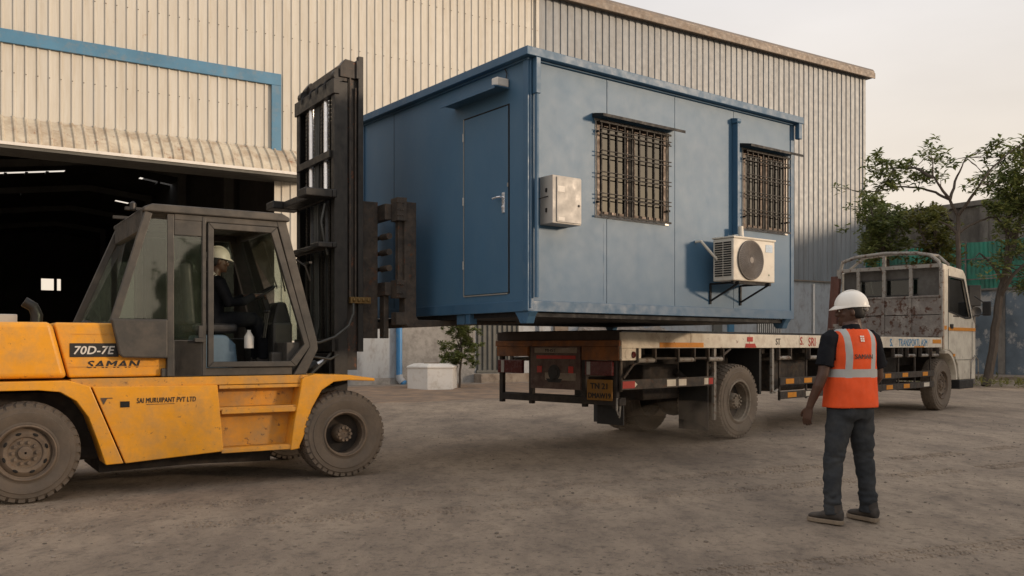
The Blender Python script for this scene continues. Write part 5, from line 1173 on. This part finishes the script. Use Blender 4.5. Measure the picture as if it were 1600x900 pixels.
# cut the hem and armholes straight
bm_ = bmesh.new(); bm_.from_mesh(vs.data)
kill = [f for f in bm_.faces if f.calc_center_median().z < .893 or (f.calc_center_median().z > 1.488) or (abs(f.calc_center_median().y) > .176 and f.calc_center_median().z > 1.25)]
bmesh.ops.delete(bm_, geom=kill, context='FACES'); bm_.to_mesh(vs.data); bm_.free()
sol = vs.modifiers.new('thick', 'SOLIDIFY'); sol.thickness = .006; sol.offset = 1
def on_back(s_, size, mtl, y, z, sx=1., off=.0009, nm='lettering'):
    o = textmesh(s_, size, mtl, vs, (-.30, y, z), rot=(90, 0, -90), sx=sx, offset=off, extrude=0, name=nm)
    bm2 = bmesh.new(); bm2.from_mesh(o.data); bmesh.ops.triangulate(bm2, faces=bm2.faces); bmesh.ops.subdivide_edges(bm2, edges=[e for e in bm2.edges if e.calc_length() > .012], cuts=2, use_grid_fill=False); bm2.to_mesh(o.data); bm2.free()
    o.matrix_basis = Matrix.LocRotScale(o.location, o.rotation_euler, o.scale); project(o, vs, (1, 0, 0), .0085); return o
on_back('SAMAN', .050, MT['black'], .076, 1.265, 1.0)
m = MB()
for z in (1.428, 1.411, 1.394): m.box(-.30, -.2995, -.020, -.003, z, z+.012); m.box(-.30, -.2995, .001, .017, z+.001, z+.013)
m.box(-.30, -.2995, -.018, .015, 1.402, 1.408); lg = m.build('back_emblem', MT['sticker'], vs); project(lg, vs, (1, 0, 0), .0085)
# trousers
m = MB()
m.loft([ring((0, 0, z), rx, ry, 24, 2.4) for z, rx, ry in ((.80, .118, .168), (.86, .130, .178), (.93, .126, .174), (1.0, .118, .166))])
ll = [(.0, .088, .88), (.0, .100, .76), (.008, .122, .62), (.012, .145, .48), (.002, .158, .34), (-.012, .166, .18), (-.012, .168, .07)]
rl = [(.0, -.088, .88), (.003, -.098, .76), (.012, -.120, .62), (.018, -.142, .48), (.008, -.155, .34), (.0, -.165, .18), (.0, -.168, .07)]
rr = [.104, .099, .086, .076, .070, .066, .064]
m.tube(ll, rr, 20, 1.0); m.tube(rl, rr, 20, 1.0)
m.ell((-.055, .07, .86), (.085, .085, .095)); m.ell((-.055, -.07, .86), (.085, .085, .095))
tr = m.build('trousers', MT['jeans'], PS); remesh(tr, .0095, 2, .010, 9, 1.5)
tn_ = [v.normal.copy() for v in tr.data.vertices]
for v, vn in zip(tr.data.vertices, tn_):      # bunched folds above the shoes and behind the knees
    z = v.co.z; x_, y_ = v.co.x, v.co.y
    k = max(0, 1-abs(z-.16)/.13)*.006 + max(0, 1-abs(z-.50)/.09)*.004
    v.co = v.co + vn * k * 2.6 * noise.noise(Vector((x_*14, y_*14, z*38)))
def shoe(y, x, yaw):
    mt_ = Matrix.Translation((x, y, 0)) @ Matrix.Rotation(R(yaw), 4, 'Z')
    m = MB(); rs = []
    for xx, hw, z0, z1 in ((-.085, .018, .03, .085), (-.078, .034, .028, .115), (-.04, .040, .026, .13), (.02, .041, .026, .125), (.06, .045, .026, .10), (.10, .048, .026, .080), (.14, .046, .026, .074), (.172, .038, .027, .066), (.192, .022, .03, .055), (.20, .008, .034, .044)):
        rs.append([mt_ @ Vector((xx, hw*math.cos(2*math.pi*k/14), (z0+z1)/2 + (z1-z0)/2*math.sin(2*math.pi*k/14))) for k in range(14)])
    m.loft(rs); m.tube([mt_ @ Vector((-.035, 0, .09)), mt_ @ Vector((-.03, 0, .15))], [.046, .044], 14); s = m.build('shoe', MT['shoe'], PS, smooth=True, ang=60)
    m = MB(); out = [(-.09, .0), (-.085, .025), (-.05, .039), (.02, .041), (.08, .049), (.13, .052), (.18, .042), (.208, .015)]
    poly = out + [(a, -b) for a, b in out[::-1] if b > 0]
    lo = [mt_ @ Vector((a, b, .002)) for a, b in poly]; hi = [mt_ @ Vector((a, b, .034)) for a, b in poly]; m.loft([lo, hi]); m.build('sole', MT['sole'], s, bevel=.005)
shoe(.170, -.012, 24); shoe(-.170, .0, 10)

# --- forklift driver
DR = empty('person', 'driver in dark clothes and white hard hat seated inside the forklift cab', 'person', FK.matrix_basis @ Vector((1.80, .93, 1.60)), deg=57.2)
HM2 = Matrix.Translation((.075, 0, .665)) @ Matrix.Rotation(R(4), 4, 'Y')
m = MB(); head(m, HM2); m.tube([(.05, 0, .57), (.01, 0, .47)], [.055, .075], 14)
m.loft([ring((-.01, 0, z), rx, ry, 18) for z, rx, ry in ((.0, .1, .14), (.2, .09, .13), (.4, .085, .15), (.47, .05, .1))])
hd0 = Vector((.47, -.10, .315)); hd1 = Vector((.50, .16, .335))
m.tube([(.03, -.20, .44), (.13, -.24, .22), (.29, -.19, .24), (.43, -.12, .30)], [.05, .045, .038, .028], 12)
m.tube([(.03, .20, .44), (.13, .24, .24), (.30, .21, .25), (.42, .16, .31)], [.05, .045, .038, .028], 12)
hand(m, (.44, -.115, .305), (.9, .1, .15), (.1, .2, -.9), 1, .75); hand(m, (.43, .155, .315), (.9, .0, .15), (.1, -.2, -.9), -1, .75)
b2 = m.build('body', MT['skin'], DR); remesh(b2, .0075, 2)
hair(DR, HM2); eyes(DR, HM2); hard_hat(DR, HM2)
m = MB()
m.loft([ring((cx, 0, z), rx, ry, 20, 2.5) for z, rx, ry, cx in ((-.02, .13, .18, 0), (.1, .13, .17, -.005), (.3, .125, .195, -.005), (.41, .10, .19, 0), (.47, .07, .10, .01), (.50, .06, .06, .015))])
m.tube([(.01, -.17, .45), (.03, -.215, .43), (.13, -.25, .21), (.29, -.195, .235), (.41, -.13, .295)], [.06, .068, .058, .048, .04], 14)
m.tube([(.01, .17, .45), (.03, .215, .43), (.13, .25, .22), (.30, .215, .25), (.40, .165, .305)], [.06, .068, .058, .048, .04], 14)
s2 = m.build('shirt', MT['shirt'], DR); remesh(s2, .010, 3, .004, 14)
m = MB(); m.tube([(.0, 0, .505), (.03, 0, .53)], [.068, .064], 16); m.build('white_collar', MT['sticker'], DR, smooth=True)
m = MB()
for s in (-1, 1): m.tube([(.02, .07*s, .50), (.11, .085*s, .42), (.137, .09*s, .30)], [.022, .022, .02], 8, .4)
m.build('shoulder_strap', MT['sticker'], DR, smooth=True)
m = MB()
for s in (-1, 1):
    m.tube([(.0, .09*s, .01), (.18, .12*s, .04), (.42, .14*s, .05), (.47, .14*s, .0), (.52, .13*s, -.2), (.52, .12*s, -.38)], [.10, .09, .075, .072, .062, .055], 14)
t2 = m.build('trousers', MT['shirt'], DR); remesh(t2, .011, 3, .004, 12)
for s in (-1, 1):
    m = MB(); m.loft([[Vector((.45+xx, .12*s+hw*math.cos(k*.52), -.435+zz/2+zz/2*math.sin(k*.52))) for k in range(12)] for xx, hw, zz in ((0, .03, .07), (.08, .04, .09), (.18, .045, .06), (.25, .02, .04))]); m.build('shoe', MT['shoe'], DR, smooth=True)

# ---------------------------------------------------------------- vegetation
def leaf(bm, p, d, L_, wd, droop=.5):
    d = Vector(d).normalized(); s = d.cross(Vector((0,0,1)));
    if s.length < .1: s = Vector((1,0,0))
    s = (s.normalized() + Vector((random.uniform(-.4,.4), random.uniform(-.4,.4), random.uniform(-.6,.6)))).normalized(); s = (s - d*s.dot(d)).normalized()
    d2 = (d + Vector((0,0,-droop))).normalized(); mid = p + d*L_*.5; tip = mid + d2*L_*.5
    v = [bm.verts.new(q) for q in (p, mid + s*wd, tip, mid - s*wd)]; bm.faces.new((v[0], v[1], v[3])); bm.faces.new((v[1], v[2], v[3]))
def whorl(bm, p, r, n, L_, wd, droop=.5, up=.25):
    for i in range(n):
        a = random.random()*6.283; e = random.uniform(-.5, .8); d = Vector((math.cos(a)*math.cos(e), math.sin(a)*math.cos(e), math.sin(e)+up*.3))
        leaf(bm, p + Vector([random.gauss(0, r*.38) for _ in range(3)]), d, L_*random.uniform(.6, 1.2), wd*random.uniform(.7, 1.2), droop)
def branchy(m, pts, r0, r1):
    n = len(pts); pts = [Vector(p) for p in pts]; out = []
    for a, b in zip(pts, pts[1:]):
        for k in range(4): t = k/4; out.append(a.lerp(b, t) + Vector([random.uniform(-1, 1)*(b-a).length*.018 for _ in range(3)]))
    out.append(pts[-1]); N_ = len(out); m.tube(out, [r0 + (r1-r0)*i/(N_-1) for i in range(N_)], 7)
def tree(name, label, cat, base, trunk, r, branches, clusters, nleaf, L_, wd, lm, group=None, droop=.5):
    rt = empty(name, label, cat, base, rz=0, group=group); base = Vector(base); off = lambda P: Vector(P) - base
    m = MB(); branchy(m, [off(p) for p in trunk], r, r*.6); m.build('trunk', MT['bark'], rt, smooth=True)
    if branches:
        m = MB()
        for b in branches: branchy(m, [off(p) for p in b], r*.5, r*.13)
        tips = [off(c[0]) for c in clusters]; nodes = [off(p) for b in branches for p in b]
        for tp in tips:
            q = min(nodes, key=lambda n_: (n_-tp).length)
            if .1 < (q-tp).length < 3.5: branchy(m, [q, q.lerp(tp, .5)+Vector((0,0,.05)), tp], r*.14, r*.05)
        m.build('branches', MT['bark'], rt, smooth=True)
    m = MB()
    for c, rad in clusters:
        k = max(1, int(nleaf*(rad/.5)**2)); c = off(c); nsub = max(2, int(5*rad/.5))
        for _ in range(nsub*2):
            p = c + Vector([random.gauss(0, rad*.42) for _ in range(3)]); whorl(m.bm, p, rad*.30, max(3, int(1.6*k/nsub)), L_, wd, droop)
    m.build('crown', MT[lm], rt); return rt
D1 = 30
def A(px, py, d=0): return at(px, py, D1+d)
fk_ = A(1497, 338)
tree('pale_leaved_tree', 'slender spreading tree with bare forked branches rising above the truck cab', 'tree', (fk_.x, 30, 0), [(fk_.x, 30, 0), A(1498, 460), A(1497, 400), fk_], .11,
     [[fk_, A(1484, 312), A(1462, 301, .4), A(1435, 293, .8), A(1408, 292, 1), A(1372, 298, 1.2), A(1340, 300, 1.2)], [A(1484, 312), A(1470, 293, -.4), A(1458, 275, -.6), A(1457, 250, -.8)],
      [A(1484, 312), A(1496, 275, .3), A(1509, 246, .5)], [fk_, A(1516, 310, -.5), A(1532, 288, -.8), A(1550, 262, -1), A(1575, 240, -1.2), A(1600, 222, -1.2)],
      [A(1458, 278, -.6), A(1430, 262, 0), A(1396, 262, .5), A(1368, 265, .8)], [A(1497, 364), A(1515, 352), A(1545, 340), A(1580, 338)], [A(1497, 366), A(1482, 352), A(1466, 345)]],
     [(A(x, y, random.uniform(-1, 1)), r) for x, y, r in ((1367, 250, .38), (1362, 262, .34), (1380, 256, .36), (1370, 275, .34), (1392, 266, .3), (1395, 285, .4), (1400, 272, .36), (1412, 262, .34), (1425, 258, .38), (1432, 268, .34), (1440, 276, .34), (1386, 292, .38), (1404, 288, .3), (1452, 240, .36), (1460, 236, .34), (1468, 246, .3), (1446, 276, .3), (1455, 270, .28), (1470, 280, .26), (1485, 254, .26), (1352, 297, .3), (1318, 296, .16), (1308, 293, .12),
       (1548, 238, .36), (1562, 230, .4), (1575, 245, .36), (1590, 232, .4), (1604, 238, .4), (1556, 225, .3), (1512, 244, .08), (1540, 275, .4), (1550, 285, .45), (1565, 290, .45), (1530, 290, .35), (1580, 280, .5), (1598, 265, .5), (1612, 250, .5), (1590, 300, .5), (1548, 305, .35))],
     46, .28, .046, 'leaf')
def bush_clusters(spec, dd=0):
    out = []
    for x0, x1, y0, y1, n, rad in spec:
        for _ in range(n):
            x, y = random.uniform(x0, x1), random.uniform(y0, y1); out.append((at(x, y, D1+dd+random.uniform(-1.2, 1.2)), rad*random.uniform(.7, 1.3)))
    return out
b0 = at(1385, 590, 33)
tree('bushy_tree', 'dense green tree growing between the grey warehouse corner and the truck', 'tree', (b0.x, 33, 0), [(b0.x, 33, 0), at(1388, 480, 33), at(1385, 400, 33), at(1380, 350, 33)], .14,
     [[at(1385, 400, 33), at(1405, 350, 33.3), at(1420, 330, 33.5)], [at(1385, 400, 33), at(1365, 345, 32.6), at(1360, 322, 32.6)]],
     bush_clusters([(1352, 1382, 312, 340, 10, .40), (1352, 1395, 345, 395, 15, .45), (1395, 1432, 330, 352, 9, .40), (1352, 1420, 378, 410, 9, .42)], 3), 42, .27, .048, 'leaf', 'trees behind the truck cab', .3)
b0 = at(1455, 590, 32)
tree('bushy_tree', 'yellowish green bushy tree rising right behind the truck cab roof', 'tree', (b0.x, 32, 0), [(b0.x, 32, 0), at(1458, 480, 32), at(1460, 410, 32), at(1462, 360, 32)], .12,
     [[at(1460, 400, 32), at(1480, 370, 32.2), at(1490, 345, 32.2)], [at(1460, 400, 32), at(1440, 365, 31.8), at(1435, 345, 31.8)]],
     bush_clusters([(1425, 1482, 324, 352, 13, .36), (1450, 1500, 365, 410, 15, .42), (1430, 1470, 350, 372, 3, .3)], 2), 60, .24, .044, 'leafwarm', 'trees behind the truck cab', .3)
b1 = at(1541, 592, 30.5)
tree('leaning_tree', 'dark leaning tree with a dense crown at the right edge before the peeling wall', 'tree', (b1.x, 30.5, 0), [(b1.x, 30.5, 0), at(1553, 530, 30.5), at(1562, 465, 30.5), at(1574, 415, 30.5), at(1586, 375, 30.5)], .16,
     [[at(1562, 465, 30.5), at(1582, 430, 30), at(1604, 410, 29.8), at(1640, 380, 29.8)], [at(1574, 415, 30.5), at(1575, 350, 30.7), at(1585, 300, 31)], [at(1586, 375, 30.5), at(1600, 320, 30.2), at(1612, 260, 30)], [at(1568, 440, 30.5), at(1548, 410, 31), at(1530, 395, 31)], [at(1586, 375, 30.5), at(1560, 345, 30.8), at(1548, 330, 31)]],
     bush_clusters([(1570, 1660, 250, 300, 16, .42), (1562, 1680, 300, 350, 20, .42), (1568, 1680, 350, 410, 20, .42), (1545, 1600, 320, 345, 5, .32), (1515, 1580, 400, 440, 12, .16), (1590, 1680, 410, 460, 9, .4)], .5), 44, .27, .044, 'leaf', None, .35)
s0 = Vector((-1.62, 27.6, 0))
tree('sapling', 'small leafy sapling growing beside the white concrete housing', 'sapling', s0, [s0, (-1.6, 27.6, .6), (-1.55, 27.6, 1.1), (-1.6, 27.6, 1.9)], .04,
     [[(-1.6, 27.6, .8), (-1.9, 27.5, 1.3)], [(-1.56, 27.6, 1.0), (-1.2, 27.5, 1.5)], [(-1.6, 27.6, 1.2), (-1.8, 27.7, 1.9)]],
     [(Vector((-1.6+random.uniform(-.55, .5), 27.6+random.uniform(-.4, .4), random.uniform(.75, 2.1))), .2) for _ in range(46)], 260, .13, .024, 'leaf', None, .4)
# low scrub and a grey service post by the leaning tree
p_ = at(1521, 588, 30)
m = MB(); m.tube([(0, 0, 0), (0, 0, 3.3)], .06, 8); po = m.build('service_post', MT['concrete'], smooth=True, loc=(p_.x, 30, .1)); tag(po, 'thin grey service post with a lamp standing between truck cab and leaning tree', 'post')
m = MB(); m.box(-.2, .2, -.12, .12, 2.6, 3.3); m.build('junction_box', MT['cabdark'], po, bevel=.02)
m = MB(); m.lathe([(-.16, .14), (-.20, .17), (-.15, .02)], (0, 0, 2.4), 16); m.build('lamp', MT['cabdark'], po, smooth=True)
m = MB()
for _ in range(260):
    x = random.uniform(11, 17.5); p = Vector((x, 31.6 + random.uniform(-.9, .9) - (x-14)*.6, .12)); whorl(m.bm, p, .15, 5, .3, .02, .2, 1.2)
tag(m.build('weeds', MT['leafwarm']), 'weeds growing along the foot of the peeling wall', 'weeds', kind='stuff')

# ---------------------------------------------------------------- far side of the yard, to the right behind the camera: tree belt that keeps the low sun off the ground
fb = MB()
for i in range(46):
    y = -26 + i*1.05; x = 33 + random.uniform(-1.5, 1.5); h = 6.2 + 1.8*noise.noise(Vector((i*.22, 0, 0))) + random.uniform(-.5, .5)
    for k in range(3):
        mtx = Matrix.Translation((x+random.uniform(-1, 1), y, h*(.25+.25*k))) @ Matrix.Diagonal((2.0, 2.0, h*.26, 1)); bmesh.ops.create_icosphere(fb.bm, subdivisions=3, radius=1, matrix=mtx)
    for _ in range(45):
        e = random.random()*6.28; whorl(fb.bm, Vector((x+math.cos(e)*1.4, y+math.sin(e)*1.3, h*random.uniform(.4, 1.0))), .5, 4, .5, .1)
for v in fb.bm.verts: v.co += Vector((noise.noise(v.co*.9), noise.noise(v.co*.9+Vector((7,0,0))), noise.noise(v.co*.9+Vector((0,7,0)))))*.5
tag(fb.build('tree_belt', MT['leafdark']), 'belt of dense trees along the far side of the yard', 'trees', kind='stuff')
# raised dust drifting by the truck's rear axle
du = MB()
for c, r in (((2.4, 12.3, .30), (.9, .6, .32)), ((1.7, 11.9, .22), (.9, .5, .22)), ((3.0, 12.6, .28), (.6, .4, .3))): du.ell(c, r, 16, 10)
dm = bpy.data.materials.new('dust_air'); dm.use_nodes = True; t = dm.node_tree; t.nodes.remove(t.nodes['Principled BSDF'])
pv_ = t.nodes.new('ShaderNodeVolumePrincipled'); pv_.inputs['Color'].default_value = (.75, .6, .45, 1)
nn = t.nodes.new('ShaderNodeTexNoise'); nn.inputs['Scale'].default_value = 2.5; nn.inputs['Detail'].default_value = 4; tcn = t.nodes.new('ShaderNodeTexCoord'); t.links.new(tcn.outputs['Object'], nn.inputs['Vector'])
mr_ = t.nodes.new('ShaderNodeMapRange'); mr_.inputs[1].default_value = .42; mr_.inputs[2].default_value = .75; mr_.inputs[3].default_value = 0; mr_.inputs[4].default_value = .9
t.links.new(nn.outputs[0], mr_.inputs[0]); t.links.new(mr_.outputs[0], pv_.inputs['Density']); t.links.new(pv_.outputs[0], t.nodes['Material Output'].inputs['Volume'])
tag(du.build('dust_cloud', dm), 'thin dust hanging around the rear wheels of the truck', 'dust', kind='stuff')
